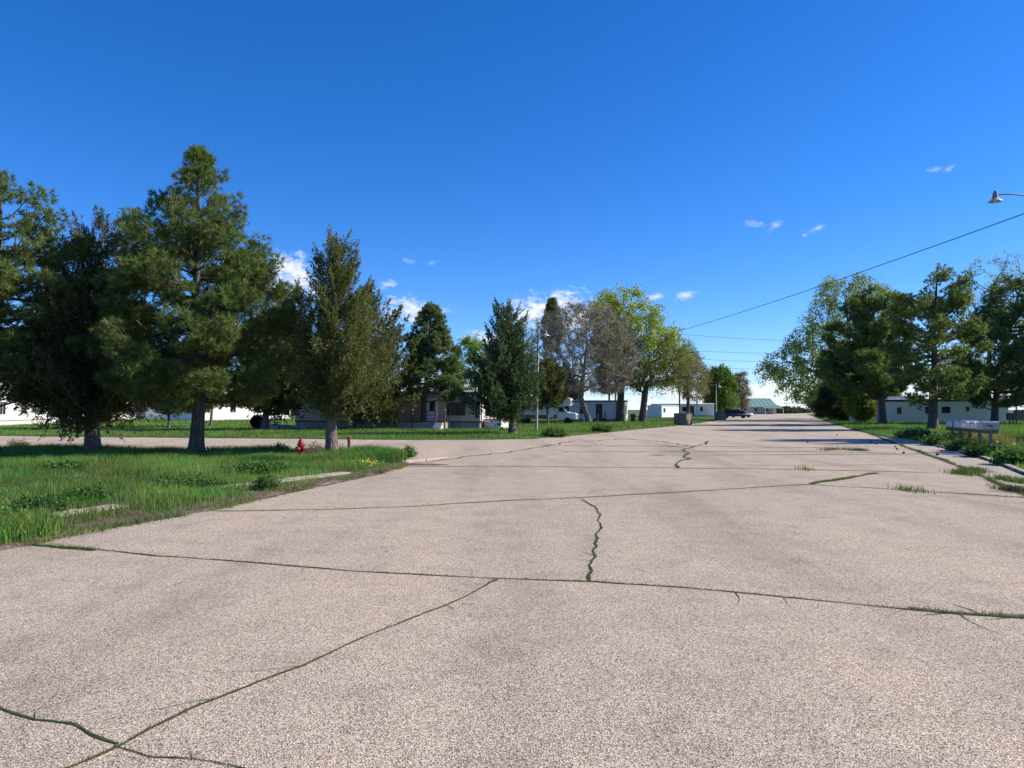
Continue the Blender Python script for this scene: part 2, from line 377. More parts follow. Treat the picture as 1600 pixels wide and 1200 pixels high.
def in_poly(x, y, poly):
    px = np.array([p[0] for p in poly]); py = np.array([p[1] for p in poly]); ins = np.zeros(len(x), bool)
    j = len(px) - 1
    for i in range(len(px)):
        c = ((py[i] > y) != (py[j] > y)); 
        if c.any():
            xx = (px[j] - px[i]) * (y - py[i]) / (py[j] - py[i] + 1e-12) + px[i]
            ins ^= c & (x < xx)
        j = i
    return ins
def dist_line(x, y, line):
    d = np.full(len(x), 1e9)
    for a, b in zip(line[:-1], line[1:]):
        ab = Vector((b[0] - a[0], b[1] - a[1])); l2 = max(ab.length_squared, 1e-9)
        t = np.clip(((x - a[0]) * ab.x + (y - a[1]) * ab.y) / l2, 0, 1)
        d = np.minimum(d, np.hypot(x - a[0] - ab.x * t, y - a[1] - ab.y * t))
    return d
def blades(x, y, z, h, w, col, rng, bend=.45, fine=True):
    n = len(x); th = rng.random(n) * 2 * np.pi; b = h * bend * rng.random(n) * 1.3
    fa = rng.random(n) * 2 * np.pi
    sx, sy = np.cos(fa) * w / 2, np.sin(fa) * w / 2; dx, dy = np.cos(th) * b, np.sin(th) * b
    z = np.broadcast_to(z, n)
    base = np.stack([x, y, z], 1); s = np.stack([sx, sy, np.zeros(n)], 1)
    tip = base + np.stack([dx, dy, h], 1)
    if fine:
        mid = base + np.stack([dx * .3, dy * .3, h * .58], 1)
        V = np.stack([base - s, base + s, mid - s * .8, mid + s * .8, tip], 1).reshape(-1, 3)
        k = np.arange(n)[:, None] * 5
        F = np.concatenate([k + [0, 1, 3], k + [0, 3, 2], k + [2, 3, 4]], 0)
        C = np.repeat(col, 5, 0)
    else:
        V = np.stack([base - s, base + s, tip], 1).reshape(-1, 3); k = np.arange(n)[:, None] * 3; F = k + [0, 1, 2]; C = np.repeat(col, 3, 0)
    return V, F, C
def grass_cols(n, rng, x, y, base=(.11, .25, .045), dry=.12):
    c = np.array(base)[None] * (0.65 + .8 * rng.random((n, 1))); t = vnoise(x, y, .7)[:, None]
    c = c * (.55 + .9 * t); c[:, 0] *= .65 + .8 * vnoise(x + 31, y, 1.3); c[:, 2] *= .8 + .6 * rng.random(n)
    d = rng.random(n) < dry * (.2 + 2.6 * vnoise(x + 77, y + 12, .9) ** 2); c[d] = np.array((.24, .2, .09)) * (.6 + .6 * rng.random((d.sum(), 1)))
    return c
def emit_grass(label, parts):
    V = []; F = []; C = []; o = 0
    for v, f, c in parts: V.append(v); F.append(f + o); C.append(c); o += len(v)
    me = np_mesh('grass', np.concatenate(V), np.concatenate(F), np.concatenate(C))
    return tag(link('grass', me, MAT['grass_blades']), label, 'grass', kind='stuff')
def scatter(rng, n, x0, x1, y0, y1, poly, px_lim=(-260, 1860)):
    x = rng.uniform(x0, x1, n); y = rng.uniform(y0, y1, n)
    px = 800 + F0 * x / np.maximum(y, .5)
    k = (px > px_lim[0]) & (px < px_lim[1]) & (y > 1)
    x, y = x[k], y[k]
    k = in_poly(x, y, poly); return x[k], y[k]

# broken kerb along the near lawn: concrete lengths lying in the verge
kerb_line = [G(*p) for p in ((40, 851), (160, 826), (320, 799), (430, 772), (530, 750), (600, 737))]
bare_px = [(88, 808, 165, 797), (352, 766, 545, 742)]
slabs = []
def slab_between(a, b, w0, w1, zt):
    t = (b - a).normalized(); nrm = Vector((-t.y, t.x, 0))
    return [a + nrm * w0, b + nrm * w0, b + nrm * w1, a + nrm * w1]
kerb_things = []
for (x0, y0, x1, y1, cuts, lab) in ((84, 812, 196, 796, 2, 'short broken kerb slab at the left end of the near verge'),
                                    (350, 768, 548, 742, 4, 'pale broken concrete kerb slabs in the verge below the hydrant'),
                                    (628, 724, 700, 716, 2, 'pale kerb slab at the tip of the near lawn')):
    a, b = G(x0, y0), G(x1, y1); root = thing('broken_kerb', lab, 'kerb', a)
    for i in range(cuts):
        p, q = a.lerp(b, i / cuts + .006), a.lerp(b, (i + 1) / cuts - .006)
        rg = random.Random(i + int(x0)); poly = [v - a for v in slab_between(p, q, -.02, .34 + rg.uniform(-.05, .06), 0)]
        poly = [(v.x + rg.uniform(-.03, .03), v.y + rg.uniform(-.03, .03)) for v in poly]
        m = MB(); m.prism(poly, 0, ISL_Z + .022 + rg.uniform(0, .018), 'z'); m.build('slab', MAT['concrete'], root)
    slabs.append((a, b))

rng = np.random.default_rng(11)
# near lawn
parts = []
for (n, ya, yb, w, hh) in ((420000, 4, 14.5, .009, .15), (420000, 14.5, 30, .012, .16)):
    x, y = scatter(rng, n, -40, 0, ya, yb, isl_poly)
    de = dist_line(x, y, [p for p in isl_front]); t = vnoise(x, y, 1.1) * .6 + vnoise(x + 9, y, 3.1) * .4
    keep = rng.random(len(x)) < np.clip(.25 + de * 1.2, 0, 1) * np.where(t < .33, .3, 1.0) * np.clip(.35 + 1.3 * vnoise(x + 50, y + 3, 2.3), 0, 1)
    for a, b in slabs:
        dd = dist_line(x, y, [a + Vector((0, .17, 0)), b + Vector((0, .17, 0))]); keep &= ~((dd < .2) & (rng.random(len(x)) < .93))
    dd = dist_line(x, y, [G(75, 747), G(165, 744)]); keep &= ~((dd < .3) & (rng.random(len(x)) < .9))
    x, y, de, t = x[keep], y[keep], de[keep], t[keep]; k = len(x)
    h = hh * (.25 + 1.15 * t) * np.clip(.45 + de * .9, .45, 1.15) * (.6 + .7 * rng.random(k))
    cg = grass_cols(k, rng, x, y); dr = rng.random(k) < .5 * np.exp(-de / .22); cg[dr] = np.array((.3, .25, .13)) * (.5 + .6 * rng.random((dr.sum(), 1)))
    parts.append(blades(x, y, np.full(k, ISL_Z), h, w * (.7 + .6 * rng.random(k)), cg, rng, .45, ya < 10))
# taller rank grass at the tip of the lawn and along the street side
for (pa, pb, n, rad, h0) in (((560, 715), (618, 722), 9000, 1.0, .34), ((330, 709), (600, 711), 9000, .7, .24), ((0, 705), (300, 709), 9000, .6, .24), ((-40, 842), (30, 842), 5000, .45, .26), ((380, 724), (590, 722), 9000, .8, .2)):
    a, b = G(*pa), G(*pb); t = rng.random(n); r = rad * rng.standard_normal((n, 2)) * .5
    x = a.x + (b.x - a.x) * t + r[:, 0]; y = a.y + (b.y - a.y) * t + r[:, 1]; k = in_poly(x, y, isl_poly); x, y = x[k], y[k]; k = len(x)
    h = h0 * (.5 + .7 * rng.random(k)) * (.6 + .7 * vnoise(x, y, 1.6))
    parts.append(blades(x, y, np.full(k, ISL_Z), h, .012 * (.7 + .6 * rng.random(k)), grass_cols(k, rng, x, y, (.1, .225, .042)), rng))
n = 5200; L_ = np.array([tuple(p)[:2] for p in isl_front[:12]]); sg = np.linalg.norm(np.diff(L_, axis=0), axis=1); cu = np.concatenate([[0], np.cumsum(sg)]); q = rng.random(n) * cu[-1]
q = q[vnoise(q * 1.0, q * 0 + 4, 1.6) > .5]; n = len(q); x = np.interp(q, cu, L_[:, 0]) + rng.normal(.06, .08, n); y = np.interp(q, cu, L_[:, 1]) - np.abs(rng.normal(0, .1, n))
parts.append(blades(x, y, np.full(n, .003), .085 * (.4 + .8 * rng.random(n)), np.full(n, .009), grass_cols(n, rng, x, y, (.12, .22, .05), .3), rng, .9))
emit_grass('bright green rough grass of the near corner lawn round the hydrant', parts)
# lawn across the side street
parts = []
for (n, ya, yb, w, hh) in ((170000, 40, 60, .026, .2), (110000, 60, 110, .05, .22), (26000, 110, 190, .07, .22)):
    x, y = scatter(rng, n, -95, 50, ya, yb, far_poly); t = vnoise(x, y, .5) * .6 + vnoise(x + 5, y, 1.7) * .4; k = len(x)
    de = dist_line(x, y, far_front)
    h = hh * (.35 + .9 * t) * (.6 + .7 * rng.random(k)) * np.clip(.5 + de * .5, .5, 1)
    parts.append(blades(x, y, np.full(k, FAR_Z), h, w * (.7 + .6 * rng.random(k)), grass_cols(k, rng, x, y, (.13, .26, .048), .1), rng, .4, False))
emit_grass('green lawn grass across the side street under the cedars', parts)
parts = []
for (n, ya, yb, w, hh) in ((120000, 17, 36, .016, .22), (150000, 36, 70, .026, .24), (80000, 70, 130, .05, .24), (20000, 130, 200, .08, .25)):
    x, y = scatter(rng, n, 8, 130, ya, yb, r_poly); t = vnoise(x, y, .5) * .6 + vnoise(x + 5, y, 1.7) * .4; k = len(x)
    h = hh * (.35 + .9 * t) * (.6 + .7 * rng.random(k))
    parts.append(blades(x, y, np.full(k, RGT_Z), h, w * (.7 + .6 * rng.random(k)), grass_cols(k, rng, x, y, (.12, .26, .048), .08), rng, .4, False))
# dry bunch grass under the letter boxes
a, b = G(1490, 691), G(1562, 697); n = 5000; t = rng.random(n); x = a.x + (b.x - a.x) * t + rng.normal(0, .28, n); y = a.y + (b.y - a.y) * t + rng.normal(0, .5, n)
c = np.array((.3, .27, .13))[None] * (.6 + .6 * rng.random((n, 1)))
parts.append(blades(x, y, np.full(n, RGT_Z), .5 * (.5 + .6 * rng.random(n)), .02 * np.ones(n), c, rng, .25, False))
a, b = G(1420, 690), G(1560, 716); n = 16000; t = rng.random(n); x = a.x + (b.x - a.x) * t + .6 + rng.normal(0, .4, n); y = a.y + (b.y - a.y) * t + .8 + rng.normal(0, .6, n)
k = in_poly(x, y, r_poly); x, y = x[k], y[k]; n = len(x)
parts.append(blades(x, y, np.full(n, RGT_Z),   .24 * (.4 + .7 * rng.random(n)), .022 * np.ones(n), grass_cols(n, rng, x, y, (.08, .18, .04)), rng, .4, False))
emit_grass('green verge grass along the right side of the road', parts)

# right-hand gutter pan of pale concrete, its kerb
gut_out = [G(*p) for p in ((1390, 685), (1430, 691.5), (1475, 700.5), (1520, 712.5), (1560, 726), (1600, 743), (1640, 757), (1700, 779))]
gut_in = [G(*p) for p in ((1372, 683), (1402, 694), (1440, 708), (1480, 722), (1530, 743), (1600, 772), (1680, 806), (1790, 850))]
for i in range(len(gut_out) - 1):
    q = [gut_in[i].lerp(gut_in[i + 1], .012), gut_in[i].lerp(gut_in[i + 1], .988), gut_out[i].lerp(gut_out[i + 1], .988), gut_out[i].lerp(gut_out[i + 1], .012)]
    m = MB(); m.prism([(p.x, p.y) for p in q], -.05, .006, 'z'); m.build('slab', MAT['concrete'], road)
kl = smooth_line([G(*p) for p in ((1395, 685.5), (1430, 691), (1475, 700), (1520, 712), (1560, 725.5), (1600, 742), (1640, 756), (1700, 778))], 1)
kroot = thing('kerb', 'low pale concrete kerb edging the grass by the mailboxes', 'kerb', kl[0])
for a, b in zip(kl[:-1], kl[1:]):
    t = (b - a).normalized(); nn_ = Vector((t.y, -t.x, 0)); 
    if nn_.x < 0: nn_ = -nn_
    q = [a + t * .01, b - t * .01, b - t * .01 + nn_ * .13, a + t * .01 + nn_ * .13]
    m = MB(); m.prism([((p - kl[0]).x, (p - kl[0]).y) for p in q], -.03, .075, 'z'); m.build('kerb_stone', MAT['concrete'], kroot)

# ------------------------------------------------------------------ cracks and one painted shadow line in the pavement, weeds in the cracks
crack_parts = []
def crack_or_shade(px_pts, w_near, moss=1.0, seed=0, soil=False, wob=.035, hgt=.03, hairs=0):
    """px polyline, width in metres, moss: how much grows in it"""
    rg = random.Random(seed); line = [G(*p) for p in px_pts]; pts = []
    for a, b in zip(line[:-1], line[1:]):
        L_ = (b - a).length; k = max(2, int(L_ / (.12 if a.y < 15 else .3)))
        for j in range(k): pts.append(a.lerp(b, j / k))
    pts.append(line[-1]); n = len(pts)
    off = 0; ws = []; ps = []
    for i, p in enumerate(pts):
        t = (pts[min(i + 1, n - 1)] - pts[max(i - 1, 0)]).normalized(); nn_ = Vector((-t.y, t.x, 0))
        off = off * .82 + rg.uniform(-1, 1) * wob * .5
        ps.append(p + nn_ * off); ws.append((nn_, w_near * rg.uniform(.6, 1.25) * (.35 + 1.3 * float(vnoise(p.x * 1.0 + seed * 7, p.y, 1.9)))))
    V = []; F = []
    for i, (p, (nn_, w)) in enumerate(zip(ps, ws)):
        wl, wr = w * rg.uniform(.35, .65), w * rg.uniform(.35, .65)
        z = .004
        V += [p + nn_ * wl + Vector((0, 0, z)), p + Vector((0, 0, z + (.007 * moss * rg.uniform(.2, 1.2)))), p - nn_ * wr + Vector((0, 0, z))]
        if i: b = 3 * i; F += [(b - 3, b - 2, b + 1, b), (b - 2, b - 1, b + 2, b + 1)]
    if hairs:
        for _ in range(hairs):
            i = rg.randrange(2, n - 3); p = ps[i].copy(); nn_ = ws[i][0] * rg.choice([-1, 1]); t = (ps[i + 1] - ps[i]).normalized(); d = (nn_ * rg.uniform(.4, 1) + t * rg.uniform(-1, 1)).normalized()
            k = rg.randrange(4, 9); w = w_near * rg.uniform(.18, .3); q0 = len(V)
            for j in range(k):
                s_ = Vector((-d.y, d.x, 0)) * w * (1 - j / k) * rg.uniform(.4, 1)
                V += [p + s_ + Vector((0, 0, .0035)), p + Vector((0, 0, .004)), p - s_ + Vector((0, 0, .0035))]
                if j: b = q0 + 3 * j; F += [(b - 3, b - 2, b + 1, b), (b - 2, b - 1, b + 2, b + 1)]
                d = (d + Vector((rg.uniform(-.28, .28), rg.uniform(-.28, .28), 0))).normalized(); p = p + d * rg.uniform(.05, .12)
    o = link('crack_or_shade', np_mesh('crack_or_shade', np.array([tuple(v) for v in V]), np.array(F), smooth=True), MAT['soil' if soil else 'moss'], road)
    if moss > 0:
        r2 = np.random.default_rng(seed + 50); A = np.array([tuple(p) for p in ps]); seg = np.linalg.norm(np.diff(A, axis=0), axis=1); Lt = seg.sum()
        cnt = int(Lt * 520 * moss); cum = np.concatenate([[0], np.cumsum(seg)]); s = r2.random(cnt) * Lt
        dens = vnoise(s * 1.0, s * 0 + seed, 1.3); s = s[r2.random(cnt) < np.clip((dens - .18) * 2.2, .08, 1)]; cnt = len(s)
        x = np.interp(s, cum, A[:, 0]) + r2.normal(0, w_near * .25, cnt); y = np.interp(s, cum, A[:, 1]) + r2.normal(0, w_near * .25, cnt)
        far = np.clip(y / 12, 1, 4)
        col = grass_cols(cnt, r2, x * 3, y * 3, (.1, .17, .045), .15)
        crack_parts.append(blades(x, y, np.full(cnt, .004), hgt * (.35 + .9 * r2.random(cnt)), .005 * far, col, r2, .7, False))
crack_or_shade([(36, 851), (130, 857), (240, 868), (400, 880), (560, 893), (700, 901), (775, 905), (920, 909), (1050, 917), (1200, 930), (1350, 945), (1450, 955), (1600, 966), (1750, 980)], .02, .75, 1, wob=.02, hgt=.018, hairs=9)
crack_or_shade([(36, 850), (90, 855), (150, 860)], .07, 1.2, 21, hgt=.045)
crack_or_shade([(1420, 950), (1500, 958), (1600, 964), (1700, 974)], .08, .8, 22, soil=True, hgt=.03, hairs=6)
crack_or_shade([(775, 906), (720, 935), (640, 968), (560, 1000), (470, 1040), (400, 1065), (300, 1105), (230, 1140), (180, 1167), (105, 1200), (20, 1245)], .018, .7, 2, wob=.024, hgt=.014, hairs=6)
crack_or_shade([(-60, 1092), (0, 1106), (60, 1122), (115, 1133), (140, 1150), (180, 1165)], .016, .4, 3, wob=.03, hgt=.012, hairs=2)
crack_or_shade([(180, 1165), (240, 1180), (300, 1187), (360, 1195), (430, 1208)], .011, .25, 4, wob=.03, hgt=.01, hairs=2)
crack_or_shade([(922, 908), (928, 880), (930, 850), (937, 815), (930, 795), (905, 780)], .024, .55, 5, wob=.05, hgt=.02, hairs=6)
crack_or_shade([(320, 799), (500, 797), (640, 792), (760, 784), (905, 778), (1050, 770), (1180, 762), (1265, 757)], .03, .6, 6, wob=.04, hgt=.02, hairs=10)
crack_or_shade([(1265, 757), (1290, 752), (1330, 745), (1370, 740)], .13, 1.8, 7, wob=.08, hgt=.04)
crack_or_shade([(1265, 757), (1400, 765), (1500, 771), (1600, 778), (1750, 790)], .07, .7, 8, soil=True, wob=.05, hgt=.03)
crack_or_shade([(622, 729), (800, 729), (1000, 731), (1200, 733), (1300, 735), (1420, 738), (1530, 741)], .05, .5, 9, wob=.06, hgt=.02)
crack_or_shade([(1160, 727), (1300, 727), (1460, 726)], .07, .0, 10, soil=True)  # thin shadow line on the road, laid as a dark soil-coloured strip
crack_or_shade([(880, 706), (1100, 706), (1270, 706), (1400, 708)], .12, .25, 12, soil=True, wob=.08)
crack_or_shade([(845, 696), (1000, 697), (1150, 698), (1300, 700)], .3, .0, 13, soil=True, wob=.08)  # thin dark soil-coloured line across the road, nothing growing in it
crack_or_shade([(1057, 732), (1052, 724), (1070, 717), (1075, 709), (1068, 703), (1085, 698), (1110, 690)], .08, .35, 14, wob=.2)
crack_or_shade([(1650, 792), (1600, 772), (1530, 742), (1480, 722), (1440, 708), (1400, 693), (1370, 682), (1330, 668), (1290, 656)], .13, 1.0, 15, soil=True, wob=.08, hgt=.06)
crack_or_shade([(640, 726), (720, 716), (800, 705), (850, 697), (900, 690)], .09, .15, 17, soil=True, wob=.3)
crack_or_shade([(905, 690), (980, 686), (1040, 690), (1075, 697)], .08, .1, 18, soil=True, wob=.5)
crack_or_shade([(600, 742), (680, 738), (760, 742)], .02, 0, 19, soil=True, wob=.3)
crack_or_shade([(900, 779), (960, 762), (1010, 770), (1060, 755)], .015, 0, 20, soil=True, wob=.4)
for i, (xa, ya, xb, yb, n) in enumerate(((1285, 704, 1312, 702, 260), (1335, 704, 1350, 704, 260), (1320, 703, 1330, 704, 120), (1500, 742, 1530, 735, 1100), (1560, 748, 1600, 756, 600), (1570, 765, 1600, 770, 450), (1255, 734, 1262, 734, 60), (1415, 767, 1435, 768, 120))):
    a, b = G(xa, ya), G(xb, yb); r2 = np.random.default_rng(i + 80); t = r2.random(n); x = a.x + (b.x - a.x) * t + r2.normal(0, .09, n); y = a.y + (b.y - a.y) * t + r2.normal(0, .25, n)
    crack_parts.append(blades(x, y, np.full(n, .002), .13 * (.4 + .8 * r2.random(n)), np.full(n, .018), grass_cols(n, r2, x, y, (.07, .14, .03)), r2, .6, False))
emit_grass('short weeds and moss growing in the pavement cracks', crack_parts)
# dark wet stain of soil at the left edge of the road
for (xa, ya, xb, yb, w) in ((40, 846, 330, 796, .09), (330, 796, 600, 739, .08), (118, 826, 146, 824, .1)):
    a, b = G(xa, ya), G(xb, yb); pts = densify([a, b], .2, .03, False); t = (b - a).normalized(); nn_ = Vector((t.y, -t.x))
    rg = random.Random(int(xa)); poly = [p - nn_ * .08 for p in pts] + [p + nn_ * w * rg.uniform(.2, 1) for p in reversed(pts)]
    sheet('soil_strip', poly, .005, 'soil', parent=road)

# ------------------------------------------------------------------ trees
def unit(a): return a / np.maximum(np.linalg.norm(a, axis=-1, keepdims=True), 1e-9)
class Prof:
    """crown outline: rows (photo row, left, right) at one distance, turned into metres about the trunk"""
    def __init__(s, base, D, rows):
        rows = sorted(rows, key=lambda r: -r[0])
        s.z = np.array([P(800, r[0], D).z for r in rows]); s.l = np.array([P(r[1], r[0], D).x - base.x for r in rows]); s.r = np.array([P(r[2], r[0], D).x - base.x for r in rows])
        s.z0, s.z1 = s.z[0], s.z[-1]; s.ax = (s.l[-1] + s.r[-1]) / 2
    def lean(s, z): return s.ax * np.clip(np.asarray(z) / s.z1, 0, 1) ** 1.5
    def rad(s, z, th):
        c = np.cos(th); x = s.lean(z)
        R = np.maximum(np.interp(z, s.z, s.r) - x, .08); L = np.maximum(x - np.interp(z, s.z, s.l), .08)
        return R * (1 + c) / 2 + L * (1 - c) / 2
def tufts(C, D, K, ln, w, cols, rng, spread=1.0, jit=.05):
    n = len(C); d = unit(rng.standard_normal((n, K, 3)) * spread + D[:, None] * 1.0)
    b = C[:, None] + rng.standard_normal((n, K, 3)) * jit
    s = unit(np.cross(d, rng.standard_normal((n, K, 3)))) * (w / 2)
    l = (ln * rng.uniform(.65, 1.15, (n, K, 1)))
    V = np.stack([b - s, b + s, b + d * l], 2).reshape(-1, 3)
    c = (cols[:, None] * rng.uniform(.75, 1.25, (n, K, 1))); C3 = np.repeat(c.reshape(-1, 3), 3, 0)
    return V, np.arange(len(V)).reshape(-1, 3), C3
def tube_np(paths, sides):
    """paths: list of (points (k,3), radii (k,)) -> verts, quads"""
    V = []; F = []; o = 0
    ang = np.arange(sides) * 2 * np.pi / sides
    for pts, rad in paths:
        pts = np.asarray(pts, float); k = len(pts)
        t = unit(np.gradient(pts, axis=0)); ref = np.where(np.abs(t[:, :1]) < .9, [[1., 0, 0]], [[0, 1., 0]])
        a = unit(ref - t * (ref * t).sum(1, keepdims=True)); b = np.cross(t, a)
        ring = pts[:, None] + (a[:, None] * np.cos(ang)[None, :, None] + b[:, None] * np.sin(ang)[None, :, None]) * np.asarray(rad)[:, None, None]
        V.append(ring.reshape(-1, 3)); i = np.arange(k - 1)[:, None] * sides; j = np.arange(sides)[None]; j2 = (j + 1) % sides
        F.append(np.stack([i + j, i + j2, i + sides + j2, i + sides + j], -1).reshape(-1, 4) + o); o += k * sides
    return np.concatenate(V), np.concatenate(F)
def fol_cols(n, rng, base, var=.3, alt=None, altf=0.0):
    c = np.array(base)[None] * rng.uniform(1 - var, 1 + var, (n, 1)) * rng.uniform(.88, 1.12, (n, 3))
    if alt is not None:
        k = rng.random(n) < altf; c[k] = np.array(alt)[None] * rng.uniform(.7, 1.3, (k.sum(), 1))
    return c
def trunk_path(pf, rng, H, r0, flare=1.6, wob=.06, n=22, zmin=-.08):
    z = np.linspace(0, 1, n) ** 1.7 * (H - zmin) + zmin
    x = pf.lean(z) + np.interp(z, np.linspace(0, H, 6), np.concatenate([[0], rng.normal(0, wob, 4), [0]]))
    y = np.interp(z, np.linspace(0, H, 6), np.concatenate([[0], rng.normal(0, wob, 4), [0]]))
    r = r0 * (1 - np.clip(z / H, 0, 1)) ** .85 + .012; r = r * (1 + (flare - 1) * np.exp(-np.maximum(z, 0) / .28))
    return np.stack([x, y, z], 1), r
def finish(name, label, cat, base, trunk, branches, crown, bark_m, fol_m, group):
    root = thing(name, label, cat, base, 0, group)
    V, F = tube_np([trunk], 10); link('trunk', np_mesh('trunk', V, F, smooth=True), MAT[bark_m], root)
    if branches:
        V, F = tube_np(branches, 3); link('branches', np_mesh('branches', V, F, smooth=True), MAT[bark_m], root)
    V = []; F = []; C = []; o = 0
    for v, f, c in crown: V.append(v); F.append(f + o); C.append(c); o += len(v)
    link('crown', np_mesh('crown', np.concatenate(V), np.concatenate(F), np.concatenate(C)), MAT[fol_m], root)
    return root

def pine(label, bx, by, rows, seed, r0=.25, base_col=(.05, .085, .028), group='pine trees', dens=1.0, needle=None, K=26, top_el=52, low_el=2, D=None, name='pine_tree', open_=0.0, csize=1.0, step=.5, skip=.08):
    rng = np.random.default_rng(seed); base = G(bx, by); D = base.y
    pf = Prof(base, D, rows); H = pf.z1
    tp, tr = trunk_path(pf, rng, H, r0)
    sh = .26 * csize; mid = (pf.l + pf.r) / 2; pf.l = np.minimum(pf.l + sh, mid - .04); pf.r = np.maximum(pf.r - sh, mid + .04)
    px = D / 739.0; w = max(.014, px * .7); ln = needle or max(.17, px * 3.2)
    C = []; Dv = []; br = []
    z = pf.z0 + .1
    while z < H - .12:
        t = (z - pf.z0) / (H - pf.z0); nb = rng.integers(4, 7)
        th0 = rng.random() * 6.28
        for b in range(nb):
            th = th0 + 6.28 * b / nb + rng.normal(0, .35); zt = z + rng.normal(0, .18)
            if zt > H - .05 or rng.random() < skip: continue
            r = float(pf.rad(zt, th)) * rng.uniform(.8, 1.12)
            if open_ and rng.random() < open_: r *= .55
            el = math.radians(low_el + (top_el - low_el) * t ** 1.3 + rng.normal(0, 11)); rise = min(r * math.tan(el), zt * .5)
            zs = max(zt - rise, .35 * pf.z0)
            s = np.linspace(0, 1, 6); dx, dy = math.cos(th), math.sin(th); wob = rng.normal(0, .04 * r, 2)
            x0 = float(pf.lean(zs)); x1 = float(pf.lean(zt))
            pts = np.stack([x0 + (x1 - x0) * s + dx * r * s - dy * wob[0] * np.sin(s * 3.1), dy * r * s + dx * wob[0] * np.sin(s * 3.1), zs + (zt - zs) * s ** 1.5 - r * .05 * np.sin(s * 3.14)], 1)
            br.append((pts, (.012 + .022 * r) * (1 - s * .85) * (r0 / .25) ** .5))
            nc = max(1, int(r / .62 * min(dens, 1.6) ** .5))
            for ci in range(nc + 1):
                q = 1 - ci * (.62 / (nc + .4)) * rng.uniform(.8, 1.2); p = np.array([np.interp(q, s, pts[:, i]) for i in range(3)])
                sides = (0,) if ci == 0 else (-1, 1) if rng.random() < .75 else (rng.choice([-1, 1]),)
                for side in sides:
                    a = th + side * rng.uniform(.45, 1.15); l = 0.06 if side == 0 else rng.uniform(.5, 1.1) * (.2 + .34 * r * (1.12 - q))
                    d = np.array([math.cos(a), math.sin(a), rng.uniform(-.05, .55)]); d /= np.linalg.norm(d); cen = p + d * l
                    br.append((np.stack([p, (p + cen) / 2 + rng.normal(0, .03, 3), cen]), np.array([.016, .012, .008])))
                    rho = (.19 + .085 * math.sqrt(r)) * rng.uniform(.75, 1.3) * csize; m = max(4, int(13 * min(dens, 1.5) * (rho / .3) ** 1.7))
                    v = unit(rng.standard_normal((m, 3))) * np.array([1, 1, .72]); rr = rho * rng.uniform(.25, 1, (m, 1)) ** .55
                    C += list(cen + v * rr); Dv += list(v + d * .45 + np.array([0, 0, .4]))
        z += step * rng.uniform(.75, 1.2) * (1 - .35 * t) * (1 if H > 4 else .6)
    for k in range(10):
        C.append(np.array([pf.lean(H - k * .1), 0, H - k * .1])); Dv.append(np.array([rng.normal(0, .3), rng.normal(0, .3), 1.]))
    C = np.array(C); Dv = unit(np.array(Dv))
    cols = fol_cols(len(C), rng, base_col, .38, (base_col[0] * 1.5, base_col[1] * 1.3, base_col[2] * .9), .2)
    crown = [tufts(C, Dv * .9, K, ln, w, cols, rng, .7, .025)]
    return finish(name, label, 'tree', base, (tp, tr), br, crown, 'bark_pine', 'needles', group)

